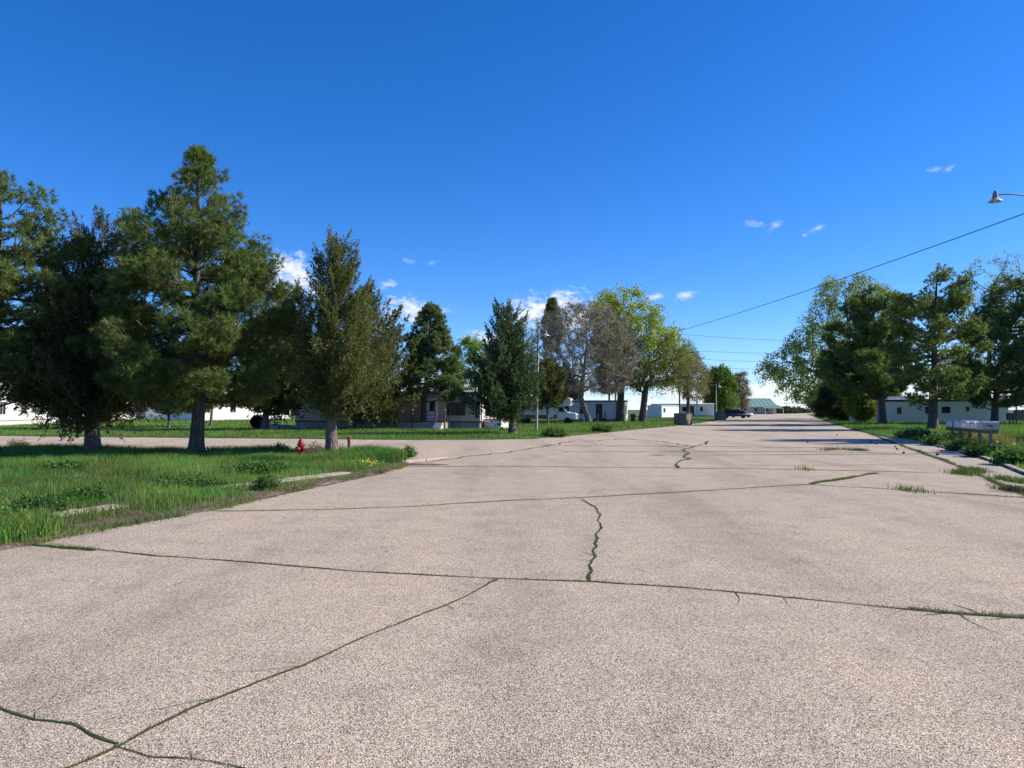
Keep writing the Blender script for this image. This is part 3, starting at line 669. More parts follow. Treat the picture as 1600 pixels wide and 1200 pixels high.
def cedar(label, bx, by, rows, seed, r0=.22, base_col=(.055, .07, .022), group='cedar trees', nb=190, spr=22, K=10, brown=.12, droop=0.0, up=.9, name='cedar_tree', leaf=1.2):
    rng = np.random.default_rng(seed); base = G(bx, by); D = base.y
    pf = Prof(base, D, rows); H = pf.z1
    tp, tr = trunk_path(pf, rng, H * .97, r0, 1.3, .08)
    px = D / 739.0; lw = max(.045, px * .95) * leaf; ll = max(.11, px * 2.0) * leaf
    zz = np.linspace(pf.z0, H, 80); wgt = np.interp(zz, pf.z, pf.r - pf.l) + .25; cdf = np.cumsum(wgt) / wgt.sum()
    C = []; Dv = []; br = []
    for b in range(nb):
        zt = float(np.interp((b + rng.random()) / nb, cdf, zz)); th = b * 2.39996 + rng.normal(0, .4)
        clump = rng.uniform(.48, 1.18); r = float(pf.rad(zt, th)) * clump
        t = (zt - pf.z0) / (H - pf.z0); rise = r * (up * (.35 + .9 * t)) + .2; zs = max(.3, zt - rise)
        s = np.linspace(0, 1, 5); x0, x1 = float(pf.lean(zs)), float(pf.lean(zt)); dx, dy = math.cos(th), math.sin(th)
        pts = np.stack([x0 + (x1 - x0) * s + dx * r * s, dy * r * s, zs + (zt - zs) * s ** 1.25], 1); pts[1:-1] += rng.normal(0, .05, (3, 3))
        br.append((pts, (.01 + .014 * r) * (1 - .8 * s)))
        m = int(spr * rng.uniform(.6, 1.35) * (.45 + .35 * r))
        m = max(m, 5)
        q = 1 - rng.random(m) ** 1.15 * .8
        p = np.stack([np.interp(q, s, pts[:, i]) for i in range(3)], 1); sp = (.07 + .13 * r * (1.15 - q))[:, None]
        p += rng.standard_normal((m, 3)) * sp
        d = unit(np.stack([dx * np.ones(m), dy * np.ones(m), np.full(m, .55 + .8 * t)], 1) + rng.standard_normal((m, 3)) * .4)
        if droop:
            k = (rng.random(m) < droop * (1 - t)) ; d[k, 2] = -1.0; d = unit(d)
        C.append(p); Dv.append(d)
        tipd = unit(np.array([[dx * .6, dy * .6, .8 + .6 * t]])); e = pts[-1] + tipd[0] * np.linspace(.0, .34, 4)[:, None]
        C.append(e); Dv.append(np.repeat(tipd, 4, 0))
    C = np.concatenate(C); Dv = np.concatenate(Dv); n = len(C)
    ln = .34 * rng.uniform(.6, 1.25, (n, 1, 1)); tt = rng.random((n, K, 1))
    rad = (1 - tt) * .085 * max(1, px / .05) ** .5
    pos = C[:, None] + Dv[:, None] * tt * ln + rng.standard_normal((n, K, 3)) * rad * .8
    cols = fol_cols(n, rng, base_col, .32, (.13, .085, .035), brown)
    cc = np.repeat(cols, K, 0); DD = np.repeat(Dv, K, 0)
    crown = [tufts(pos.reshape(-1, 3), DD, 1, ll, lw, cc, rng, .65, .0)]
    return finish(name, label, 'tree', base, (tp, tr), br, crown, 'bark_cedar', 'needles', group)

def colonize(A, start, step, infl, kill, iters, rng, grav=0.05):
    nodes = [np.array(p, float) for p in start]; par = [i - 1 for i in range(len(start))]
    N = np.array(nodes); alive = np.ones(len(A), bool)
    d2 = ((A[:, None] - N[None]) ** 2).sum(-1); near = d2.argmin(1); nd = np.sqrt(d2.min(1))
    for it in range(iters):
        act = alive & (nd < infl)
        if not act.any(): break
        idx = near[act]; dirs = unit(A[act] - np.array(nodes)[idx])
        acc = {}
        for i, d in zip(idx, dirs): acc[i] = acc.get(i, 0) + d
        new = []
        for i, d in acc.items():
            d = d + rng.normal(0, .25, 3); d[2] += grav
            d = d / max(np.linalg.norm(d), 1e-6); p = nodes[i] + d * step
            new.append(p); nodes.append(p); par.append(i)
        Nn = np.array(new); dd = np.sqrt(((A[:, None] - Nn[None]) ** 2).sum(-1)); m = dd.min(1); am = dd.argmin(1) + len(nodes) - len(new)
        c = m < nd; near[c] = am[c]; nd[c] = m[c]; alive &= nd > kill
    return np.array(nodes), np.array(par)

def deciduous(label, bx, by, rows, seed, leaf_col=(.13, .2, .035), r_tip=.012, nleaf=10, lsize=.13, natt=420, group='leafy trees', path=None, bare=0.0, twigs=0, shell=.35, droop=0.0, bark_m='bark_grey',
              pipe=2.25, name='deciduous_tree', r0=None, lspread=.42, depth_k=1.0, alt=None, altf=.0, leaf_frac=1.0, step=None, sprigs=5, gaps=.2):
    rng = np.random.default_rng(seed); base = G(bx, by); D = base.y
    pf = Prof(base, D, rows); H = pf.z1
    z = []; zz = np.linspace(pf.z0, H, 60); wgt = (np.interp(zz, pf.z, pf.r - pf.l) + .1) ** 1.6; cdf = np.cumsum(wgt) / wgt.sum()
    za = np.interp(rng.random(natt), cdf, zz); xl, xr = np.interp(za, pf.z, pf.l), np.interp(za, pf.z, pf.r)
    th = rng.random(natt) * 2 * np.pi; rr = (shell + (1 - shell) * rng.random(natt)) ** .6 * rng.uniform(.55, 1, natt) ** .5
    A = np.stack([(xl + xr) / 2 + np.cos(th) * rr * (xr - xl) / 2, np.sin(th) * rr * (xr - xl) / 2 * depth_k, za], 1)
    if path is None:
        h = pf.z0 + .18 * (H - pf.z0); k = max(4, int(h / .6)); t = np.linspace(0, 1, k)
        start = np.stack([pf.lean(t * h) + rng.normal(0, .05, k) * t, rng.normal(0, .05, k) * t, t * h - .08 * (1 - t)], 1)
    else:
        w = [P(x, y, D) - base for x, y in path]; start = []
        for a, b in zip(w[:-1], w[1:]):
            k = max(2, int((b - a).length / .5)); start += [tuple(a.lerp(b, j / k)) for j in range(k)]
        start.append(tuple(w[-1])); start = np.array(start); start[0, 2] -= .1
    st = step or max(.28, H * .032)
    Nn, par = colonize(A, start, st, H * .6, st * 1.5, 90, rng, .02)
    n = len(Nn); cnt = np.zeros(n); rad = np.zeros(n); kids = np.zeros(n, int)
    for i in range(1, n): kids[par[i]] += 1
    for i in range(n - 1, -1, -1):
        if kids[i] == 0: cnt[i] = r_tip ** pipe
        rad[i] = cnt[i] ** (1 / pipe)
        if i: cnt[par[i]] += cnt[i]
    if r0: rad = r_tip + (rad - r_tip) * ((r0 - r_tip) / (rad[0] - r_tip))
    ns = len(start); tr = (start, np.maximum(rad[:ns], .02) * np.concatenate([[1.35, 1.12], np.ones(ns - 2)]))
    br = []; used = np.zeros(n, bool); child = [[] for _ in range(n)]
    for i in range(1, n): child[par[i]].append(i)
    stack = [(i, c) for i in range(n) for c in child[i] if (i < ns and c >= ns)]
    while stack:
        i, c = stack.pop(); ch = [i, c]
        while child[ch[-1]]:
            ks = sorted(child[ch[-1]], key=lambda k: -rad[k])
            for o in ks[1:]: stack.append((ch[-1], o))
            ch.append(ks[0])
        r = rad[ch].copy(); r[0] = min(r[0], r[1] * 1.25); br.append((Nn[ch], r))
    tips = np.where((rad < r_tip * 2.6) & (np.arange(n) >= ns))[0]
    crown = []
    cen = Nn[:ns].mean(0)
    if twigs:
        T = np.repeat(tips, twigs); d = unit(rng.standard_normal((len(T), 3)) + unit(Nn[T] - Nn[par[T]]) * .9 + np.array([0, 0, .25])); l = rng.uniform(.35, 1.0, (len(T), 1)) * (H * .075)
        a = Nn[T] + rng.standard_normal((len(T), 3)) * .05; b = a + d * l
        mid = (a + b) / 2 + rng.standard_normal(a.shape) * l * .09
        wd = max(.012, D / 739 * .3); s = unit(np.cross(d, rng.standard_normal(d.shape))) * wd / 2
        V = np.stack([a - s, a + s, mid + s * .7, mid - s * .7, b], 1).reshape(-1, 3); k = np.arange(len(T))[:, None] * 5
        Ft = np.concatenate([k + [0, 1, 2], k + [0, 2, 3], k + [3, 2, 4]]); tw = (V, Ft)
        ends = np.concatenate([mid, b])
    else: tw = None; ends = None
    root = thing(name, label, 'tree', base, 0, group)
    V, F = tube_np([tr], 9); link('trunk', np_mesh('trunk', V, F, smooth=True), MAT[bark_m], root)
    if br:
        V, F = tube_np(br, 4); link('branches', np_mesh('branches', V, F, smooth=True), MAT[bark_m], root)
    if tw is not None: tag(link('twigs', np_mesh('twigs', tw[0], tw[1]), MAT['twig_grey'], root), kind='stuff')
    if nleaf:
        sel = np.where((rad < r_tip * 4.0) & (np.arange(n) >= ns))[0]; sel = sel[rng.random(len(sel)) < leaf_frac]
        T = np.repeat(sel, sprigs); gap = vnoise(Nn[T][:, 0] * 1.3 + seed, Nn[T][:, 2] * 1.3 + Nn[T][:, 1], .8); T = T[rng.random(len(T)) < np.clip((gap - gaps) * 3, 0, 1)]
        m = len(T); d = unit(rng.standard_normal((m, 3)) + unit(Nn[T] - Nn[par[T]]) * .7 + np.array([0, 0, .15 - droop])); l = rng.uniform(.4, 1.2, (m, 1, 1)) * lspread * 1.5
        q = rng.random((m, nleaf, 1)) ** .7
        p = Nn[T][:, None] + d[:, None] * q * l + rng.standard_normal((m, nleaf, 3)) * (lsize * .55 + .12 * lspread)
        p[:, :, 2] -= (droop * .9 * q[:, :, 0] ** 2 * l[:, :, 0])
        p = p.reshape(-1, 3)
        m = len(p); u = unit(rng.standard_normal((m, 3))); v = unit(np.cross(u, rng.standard_normal((m, 3)))); sz = lsize * rng.uniform(.6, 1.25, (m, 1))
        V = np.stack([p - u * sz * .6, p + v * sz * .36, p + u * sz * .6, p - v * sz * .36], 1).reshape(-1, 3)
        patch = vnoise(p[:, 0] + seed * 3, p[:, 2] + p[:, 1] * .5, .7)[:, None]
        cols = fol_cols(m, rng, leaf_col, .3, alt, altf) * (.75 + .5 * patch)
        link('crown', np_mesh('crown', V, np.arange(4 * m).reshape(-1, 4), np.repeat(cols, 4, 0)), MAT['leaves'], root)
    return root

# --- near row on the corner lawn
pine('tall dark pine leading the near row, between the dark cedar and the hydrant', 306, 711,
     [(232, 308, 316), (258, 286, 338), (280, 266, 356), (300, 256, 368), (330, 220, 388), (365, 198, 410), (400, 184, 424), (440, 166, 444), (480, 152, 456), (520, 146, 460), (560, 150, 456), (600, 168, 438), (634, 212, 398)], 3, r0=.235, dens=1.35, K=15, needle=.19, skip=.06, step=.5, csize=1.0, base_col=(0.123, 0.181, 0.060))
pine('broad pine at the left edge of the picture, leaning over the dark cedar', -14, 713,
     [(272, -8, 14), (300, -60, 76), (340, -90, 122), (375, -120, 140), (430, -140, 138), (500, -160, 124), (560, -160, 90), (605, -140, 55)], 8, r0=.24, dens=1.3, K=16, needle=.19, skip=.15, step=.55, base_col=(0.138, 0.196, 0.063))
cedar('nearly black cedar with low drooping branches, left of the tall pine', 145, 708,
      [(335, 152, 172), (365, 118, 200), (400, 88, 212), (450, 62, 226), (510, 35, 250), (560, 14, 266), (600, 10, 266), (622, 50, 230), (636, 90, 190)], 15, r0=.26, nb=230, spr=36, K=14, leaf=.95, droop=.45, brown=.2, base_col=(0.094, 0.117, 0.046))
cedar('upright cedar with ragged spire behind the red bollard and hydrant', 519, 711,
      [(367, 524, 533), (392, 508, 546), (420, 488, 560), (450, 478, 568), (500, 472, 576), (545, 466, 592), (585, 470, 598), (612, 480, 590), (634, 498, 560)], 22, r0=.21, nb=125, spr=44, K=16, leaf=.9, brown=.1, base_col=(0.138, 0.167, 0.057), droop=.15)
# --- trees across the side street
cedar('olive cedar with two spires standing before the tan mobile home', 551, 672,
      [(446, 574, 582), (475, 558, 608), (500, 554, 636), (540, 550, 656), (585, 548, 666), (615, 552, 660), (634, 575, 640)], 31, r0=.24, nb=190, spr=36, base_col=(0.152, 0.174, 0.053), droop=.2)
cedar('dark cedar right behind the tall pine, over the black tub', 414, 673,
      [(446, 446, 462), (475, 424, 486), (515, 400, 502), (560, 380, 512), (600, 372, 512), (630, 390, 490)], 33, r0=.26, nb=260, spr=28, base_col=(0.094, 0.123, 0.050), droop=.3)
cedar('dark far-lawn cedar seen under the near cedar, before the white home', 100, 672, [(470, 95, 108), (520, 60, 140), (570, 40, 160), (605, 35, 170), (622, 60, 140)], 35, r0=.26, nb=150, spr=24, base_col=(0.072, 0.087, 0.037), droop=.3)
cedar('small dark cedar on the far lawn just left of the tall pine trunk', 264, 670, [(520, 258, 270), (570, 225, 300), (615, 215, 310), (638, 235, 290)], 36, r0=.1, nb=120, spr=22, base_col=(0.080, 0.109, 0.043))
cedar('thin dark cedar on the far lawn just right of the tall pine trunk', 329, 668, [(520, 320, 338), (580, 300, 365), (625, 305, 360)], 37, r0=.12, nb=110, spr=22, base_col=(0.094, 0.123, 0.043))
pine('slim pine in front of the white door of the tan home', 662, 671,
     [(473, 670, 680), (492, 652, 694), (520, 638, 708), (560, 632, 712), (595, 624, 732), (615, 640, 720)], 41, r0=.2, dens=1.0, K=12, csize=1.15, base_col=(0.123, 0.181, 0.083))
cedar('blue-black cedar with tilted crown beside the thin lamp post', 800, 679,
      [(476, 780, 798), (498, 770, 816), (515, 762, 820), (530, 758, 824), (555, 744, 832), (590, 730, 836), (615, 718, 836), (636, 732, 832)], 44, r0=.24, nb=170, spr=32, base_col=(0.075, 0.123, 0.057), brown=.03)
cedar('low brownish juniper beside the motorhome', 856, 664, [(562, 850, 862), (585, 836, 878), (608, 832, 886), (628, 838, 878)], 45, r0=.12, nb=90, spr=18, base_col=(.13, .15, .055), brown=.14)
cedar('dark evergreen behind the nose of the motorhome', 884, 655, [(572, 876, 890), (592, 864, 902), (615, 858, 908), (640, 862, 904)], 48, r0=.15, nb=110, spr=20, base_col=(.05, .07, .03), brown=.02)
pine('pine tip showing above the bare grey tree', 862, 655, [(468, 858, 866), (490, 850, 876), (515, 846, 880), (545, 852, 874)], 46, r0=.2, dens=.8, K=16, csize=1.4, step=.7, base_col=(0.123, 0.189, 0.092))
pine('dark pine in the middle of the bright cottonwood', 952, 654, [(462, 948, 962), (490, 930, 980), (530, 924, 984), (580, 928, 980), (610, 936, 970)], 47, r0=.2, dens=.6, K=7, csize=1.4, step=.9, base_col=(0.109, 0.160, 0.083))
deciduous('bare grey forked tree leaning beside the motorhome', 921, 661, [(476, 856, 960), (500, 826, 990), (530, 818, 1010), (560, 822, 1014), (590, 838, 1008), (614, 870, 990)], 51, nleaf=4, sprigs=3, twigs=24, lsize=.15, natt=1700, shell=.0,
          path=[(921, 661), (914, 640), (907, 622), (909, 604), (911, 590)], leaf_col=(.16, .18, .07), leaf_frac=.45, r0=.36, bark_m='bark_pale', lspread=.6, gaps=.25)
deciduous('tall yellow-green cottonwood above the white home', 968, 659.5, [(444, 972, 1000), (464, 932, 1010), (486, 908, 1038), (520, 920, 1066), (550, 940, 1088), (580, 940, 1086), (605, 955, 1064)], 52, nleaf=10, sprigs=7, lsize=.24, natt=900, leaf_col=(.3, .38, .05), r0=.45, lspread=.75, gaps=.14)
deciduous('arching elm with drooping boughs beside the brown box', 1003, 660, [(516, 985, 1060), (540, 955, 1092), (560, 940, 1106), (585, 936, 1114), (604, 945, 1116)], 53, nleaf=8, sprigs=5, twigs=6, lsize=.14, natt=800, droop=.9,
          path=[(1003, 661), (1004, 645), (1006, 632)], leaf_col=(.17, .2, .06), r0=.4, lspread=.7, gaps=.2, depth_k=.6)
deciduous('green leafy tree behind the cedars, left of the bare tree', 745, 653, [(520, 728, 752), (545, 706, 782), (575, 690, 800), (610, 690, 808), (636, 715, 785)], 54, nleaf=13, sprigs=10, lsize=.24, natt=400, leaf_col=(.2, .3, .065), r0=.3, lspread=.7)
deciduous('pale green leafy tree behind the blue-black cedar', 815, 651, [(500, 805, 822), (525, 790, 842), (560, 780, 852), (600, 780, 852)], 55, nleaf=10, sprigs=5, lsize=.26, natt=350, leaf_col=(.18, .25, .06), r0=.3, lspread=.7)
deciduous('brownish elm budding beside the far white home', 1075, 651.5, [(546, 1064, 1090), (570, 1050, 1106), (595, 1048, 1114), (622, 1060, 1108)], 56, nleaf=9, sprigs=5, twigs=9, lsize=.26, natt=500, leaf_col=(.2, .18, .075), r0=.36, lspread=.8, droop=.4)
deciduous('full green tree beside the far parked cars', 1124, 650.5, [(574, 1112, 1136), (590, 1098, 1148), (610, 1096, 1152), (630, 1100, 1150), (643, 1110, 1144)], 57, nleaf=13, sprigs=7, lsize=.32, natt=450, leaf_col=(.11, .19, .035), r0=.36, lspread=.85, gaps=.05)
deciduous('bare brown-grey tree left of the green roof', 1160, 648.5, [(582, 1148, 1164), (600, 1140, 1172), (618, 1138, 1174), (636, 1146, 1168)], 58, nleaf=8, sprigs=5, twigs=12, lsize=.3, natt=400, leaf_col=(.17, .155, .09), r0=.36, lspread=.9)
# --- right side of the road
deciduous('huge cottonwood with a bough over the road, right side', 1335, 657, [(426, 1292, 1330), (448, 1268, 1402), (480, 1258, 1416), (510, 1236, 1418), (540, 1208, 1412), (558, 1180, 1402), (582, 1174, 1392), (602, 1190, 1380), (625, 1235, 1370)], 61, nleaf=10, sprigs=7, lsize=.26, natt=1100, leaf_col=(.22, .29, .07), r0=.55, lspread=.85, droop=.5, gaps=.16)
pine('wide dark pine beside the pale utility pole', 1380, 664, [(446, 1346, 1370), (470, 1318, 1400), (510, 1296, 1412), (550, 1272, 1408), (585, 1266, 1412), (612, 1290, 1400)], 62, r0=.34, dens=.72, K=11, csize=1.45, step=.8, skip=.18, base_col=(0.147, 0.211, 0.077), top_el=40, low_el=8, open_=.25)
pine('large open pine behind the mailboxes with forked trunk', 1458, 672, [(418, 1430, 1500), (445, 1396, 1516), (480, 1388, 1528), (520, 1384, 1538), (555, 1384, 1546), (590, 1390, 1546), (622, 1412, 1515)], 63, r0=.36, dens=.72, K=11, csize=1.45, step=.8, skip=.18, base_col=(0.159, 0.223, 0.083), top_el=40, low_el=8, open_=.3)
deciduous('budding elm with fanned limbs before the right mobile home', 1497, 659, [(538, 1475, 1520), (565, 1453, 1547), (590, 1446, 1550), (612, 1450, 1546), (628, 1465, 1530)], 64, nleaf=7, sprigs=4, twigs=5, lsize=.15, natt=600, leaf_col=(.15, .18, .06), path=[(1497, 660), (1496, 646), (1497, 638)], r0=.36, lspread=.6)
pine('heavy dark pine at the right edge of the picture', 1554, 663, [(415, 1590, 1625), (440, 1556, 1664), (480, 1530, 1694), (530, 1510, 1704), (570, 1506, 1704), (600, 1512, 1680), (628, 1530, 1640)], 65, r0=.36, dens=.5, K=9, csize=1.5, step=.8, skip=.18, base_col=(0.135, 0.201, 0.077), top_el=40, low_el=8)
deciduous('tall loose cottonwood above the right pines', 1545, 653.5, [(398, 1520, 1585), (425, 1496, 1602), (455, 1488, 1612), (490, 1496, 1612), (530, 1510, 1600)], 66, nleaf=9, sprigs=4, lsize=.25, natt=650, leaf_col=(.24, .31, .08), r0=.4, lspread=.85, gaps=.2)
for i, (lab, bx, by, rows, c) in enumerate((
        ('dark rounded bush under the big cottonwood by the road', 1318, 658.5, [(584, 1300, 1330), (610, 1278, 1354), (635, 1272, 1360), (655, 1290, 1350)], (.065, .095, .032)),
        ('bright yellow-green shrub left of the pale utility pole', 1350, 661, [(598, 1340, 1358), (615, 1324, 1370), (640, 1320, 1374), (656, 1335, 1362)], (.19, .25, .04)),
        ('small yellow-green shrub at the end of the right home', 1392, 659, [(600, 1385, 1398), (620, 1374, 1406), (640, 1374, 1404), (652, 1382, 1396)], (.22, .27, .04)),
        ('brownish twiggy thicket at the far right verge', 1296, 655, [(594, 1285, 1300), (615, 1258, 1320), (635, 1258, 1324), (650, 1275, 1310)], (.15, .14, .06)))):
    deciduous(lab, bx, by, rows, 70 + i, nleaf=12, sprigs=7, lsize=.2, natt=350, leaf_col=c, r0=.12, lspread=.45, name='shrub', group='shrubs on the right verge', twigs=3, gaps=.02)['category'] = 'shrub'
# trees standing just outside the frame on the right, whose shade lies across the road
shade_src = [o for o in COL.objects if o.get('label', '').startswith('large open pine')][0]
for i, (x, y, s, rz, lab) in enumerate(((32.8, 38.5, 1.05, 1.9, 'open pine past the right frame edge, its shade reaching the mid road'), (29, 28, .72, 3.6, 'smaller pine right of the mailboxes, past the frame edge'),
                                        (22.4, 16, .7, 5.1, 'nearest pine on the right, wholly past the frame edge'), (52, 50, .9, .6, 'farther pine past the right frame edge behind the mailboxes'))):
    c = copy_tree(shade_src); c.location = (x, y, 0); c.scale = (s, s, s); c.rotation_euler[2] = rz; tag(c, lab)

# ------------------------------------------------------------------ buildings
paint('wall_tan', (.56, .44, .33), .7, dirt=.15, stretch=(1, 1, 6)); paint('wall_white', (.82, .81, .78), .6, dirt=.12); paint('wall_sage', (.72, .73, .64), .6, dirt=.06, stretch=(4, 4, .4)); paint('wall_pale', (.8, .78, .73), .6, dirt=.12)
paint('trim_white', (.78, .77, .74), .5, dirt=.1); paint('trim_brown', (.1, .065, .05), .6); paint('trim_dark', (.05, .05, .055), .5); paint('roof_white', (.72, .72, .72), .45, dirt=.15); paint('roof_grey', (.3, .3, .3), .6)
paint('roof_green', (.19, .32, .25), .45, dirt=.1); paint('skirt_grey', (.3, .29, .28), .7); paint('skirt_white', (.68, .67, .64), .65); paint('wall_beige', (.42, .36, .3), .7); paint('red_wood', (.2, .05, .04), .6); paint('deck_wood', (.45, .25, .15), .7, stretch=(1, 8, 8))
paint('grey_wood', (.26, .22, .175), .85, dirt=.4, stretch=(6, 6, .5)); paint('pole_wood', (.42, .34, .265), .85, dirt=.35, stretch=(5, 5, .2)); paint('pole_dark', (.13, .1, .08), .9, dirt=.35, stretch=(5, 5, .2)); paint('metal_grey', (.2, .19, .175), .5, .4); paint('metal_pale', (.6, .6, .6), .4, .3); paint('black_metal', (.025, .025, .027), .45); paint('galvanised', (.5, .51, .52), .38, .75, dirt=.35)
paint('hydrant_red', (.3, .016, .02), .5, dirt=.5); paint('post_red', (.24, .022, .026), .6, dirt=.4); paint('rubber', (.02, .02, .02), .85); paint('box_olive', (.21, .175, .125), .75, dirt=.35); paint('camper_white', (.76, .76, .74), .35, dirt=.1); paint('camper_brown', (.2, .085, .06), .5)
paint('car_blue', (.035, .05, .085), .22, .3, dirt=.1, scale=2); paint('car_silver', (.55, .57, .6), .25, .4, dirt=.1, scale=2); paint('lamp_clear', (.75, .77, .78), .15, dirt=.05); paint('cone_brown', (.1, .062, .042), .85); paint('wire_black', (.02, .02, .02), .7); paint('fence_brown', (.2, .14, .1), .85, dirt=.35)
paint('chrome', (.6, .6, .6), .15, 1.0); paint('flower_yellow', (.8, .55, .02), .6); paint('tail_red', (.4, .02, .02), .3); paint('dead_stem', (.26, .21, .15), .9)
def glass():
    m, N, L, B = new_mat('window_glass'); B.inputs['Base Color'].default_value = (.02, .024, .028, 1); B.inputs['Roughness'].default_value = .06; B.inputs['Specular IOR Level'].default_value = .12
    n = nnode(N, L, 'ShaderNodeTexNoise', coords(N), Scale=1.4); bump(N, L, n.outputs[0], B, .08, .02)
glass()

class Home:
    """long box home: local x runs left to right as seen, y runs away from the viewer"""
    def __init__(s, name, label, p0, p1, depth, cat='mobile home', group=None):
        s.p0, s.p1 = Vector((p0[0], p0[1], 0)), Vector((p1[0], p1[1], 0)); s.L = (s.p1 - s.p0).length; d = s.p1 - s.p0
        s.rz = math.atan2(d.y, d.x); s.D = depth; s.root = thing(name, label, cat, (s.p0.x, s.p0.y, 0), s.rz, group)
        s.inv = Matrix.Rotation(-s.rz, 3, 'Z'); s.off = 0.0
    def uv(s, px, py):
        """front-wall place (u, z) of a point of the photograph"""
        r = ray(px, py); a = s.inv @ Vector((0, 0, EYE)) - s.inv @ s.p0; b = s.inv @ r; t = -a.y / b.y
        q = a + b * t; return q.x, q.z
    def body(s, wall, h, skirt_h=.55, skirt='skirt_white', roof='roof_white', trim=None, over=.18, ridge=.22, trim_h=.2, roof_kind='arch'):
        s.h = h; L, D = s.L, s.D
        m = MB(); m.box(0, L, 0, D, skirt_h, h); s.wall = m.build('wall', MAT[wall], s.root)
        m = MB(); m.box(.03, L - .03, .03, D - .03, -.1, skirt_h - .004); m.build('skirting', MAT[skirt], s.root)
        m = MB()
        if roof_kind == 'arch': poly = [(-over, h + .003), (-over, h + .07), (D * .5, h + ridge), (D + over, h + .07), (D + over, h + .003)]
        else: poly = [(-over, h - .1), (-over, h - .02), (D * .5, h + ridge + .08), (D + over, h - .02), (D + over, h - .1), (D * .5, h + ridge)]
        m.prism(poly, -over, L + over, 'x'); s.roof = m.build('roof', MAT[roof], s.root)
        if trim:
            m = MB(); m.box(-.02, L + .02, -.025, D + .02, h - trim_h, h - .004); m.build('trim', MAT[trim], s.root)
        return s
    def seams(s, gap, mat, z0=.6):
        m = MB(); k = int(s.L / gap)
        for i in range(1, k): m.box(i * gap - .012, i * gap + .012, -.012, -.002, z0, s.h - .3)
        tag(m.build('seams', MAT[mat], s.root), kind='stuff')
    def frame_box(s, face, u0, u1, z0, z1, y0, y1):
        y0, y1 = y0 + s.off, y1 + s.off
        return (u0, u1, -y1, -y0, z0, z1) if face == 'front' else (s.L + y0, s.L + y1, u0, u1, z0, z1)
    def window(s, face, u0, u1, z0, z1, mull=1, fr='trim_white', b=.06):
        m = MB(); fb = lambda *a: m.box(*s.frame_box(face, *a))
        fb(u0 - b, u1 + b, z1, z1 + b, .003, .05); fb(u0 - b, u1 + b, z0 - b, z0, .003, .07); fb(u0 - b, u0, z0, z1, .003, .05); fb(u1, u1 + b, z0, z1, .003, .05)
        for k in range(mull):
            c = u0 + (u1 - u0) * (k + 1) / (mull + 1); fb(c - .025, c + .025, z0, z1, .003, .045)
        w = m.build('window', MAT[fr], s.root)
        m = MB(); m.box(*s.frame_box(face, u0, u1, z0, z1, .002, .02)); m.build('pane', MAT['window_glass'], w)
    def door(s, face, u0, u1, z0, z1, mat='trim_white', glass_=True):
        m = MB(); m.box(*s.frame_box(face, u0, u1, z0, z1, .003, .05)); d = m.build('door', MAT[mat], s.root)
        if glass_:
            w = (u1 - u0); m = MB(); m.box(*s.frame_box(face, u0 + w * .2, u1 - w * .2, z0 + (z1 - z0) * .45, z1 - .18, .05, .058)); m.build('pane', MAT['window_glass'], d)
        m = MB(); m.box(*s.frame_box(face, u1 - .14, u1 - .08, z0 + (z1 - z0) * .42, z0 + (z1 - z0) * .48, .05, .11)); m.build('handle', MAT['metal_grey'], d)
        m = MB()
        for a, b in ((u0 - .09, u0 - .004), (u1 + .004, u1 + .09)): m.box(*s.frame_box(face, a, b, z0, z1 + .09, .003, .065))
        m.box(*s.frame_box(face, u0 - .004, u1 + .004, z1 + .004, z1 + .09, .003, .06)); m.build('door_frame', MAT['trim_white'], s.root)
def rot_line(p1, L, ang):                       # front line ending at p1, L long, turned by ang
    d = Vector((math.cos(ang), math.sin(ang), 0)); return p1 - d * L, p1

# tan home behind the cedars
tan = Home('mobile_home', 'tan mobile home with red-brown trim behind the row of cedars', *rot_line(G(750, 671.5), 16.5, math.radians(-15)), 4.6)
tan.off = .03; tan.body('wall_tan', 2.95, .62, 'skirt_grey', 'roof_grey', 'trim_brown', .25, .25, .12)
u0, z1 = tan.uv(700, 630); u1, z0 = tan.uv(726, 648); tan.window('front', u0, u1, z0, z1, 1, 'trim_dark')
u0, z1 = tan.uv(669, 626); u1, z0 = tan.uv(683, 658); tan.door('front', u0, u1, .7, 2.45)
u0, _ = tan.uv(590, 640); tan.window('front', u0, u0 + 1.6, 1.3, 2.2, 1); u0, _ = tan.uv(505, 640); tan.window('front', u0, u0 + 1.2, 1.3, 2.2, 0)
tan.window('end', 1.2, 3.3, 1.05, 2.25, 1); 
m = MB(); m.box(-.01, tan.L + .03, -.04, -.003, .56, .68); m.box(tan.L + .003, tan.L + .04, -.04, tan.D, .56, .68); m.build('base_trim', MAT['red_wood'], tan.root)
m = MB(); m.box(tan.L + .003, tan.L + .03, .02, tan.D - .02, .72, tan.h - .14); m.build('end_panel', MAT['trim_white'], tan.root)
m = MB()
for k in range(11):
    m = MB(); z = .72 + k * .19; m.prism([(-.004, z), (-.028, z + .01), (-.004, z + .18)], .02, tan.L - .02, 'x'); m.build('siding_board', MAT['wall_tan'], tan.root)
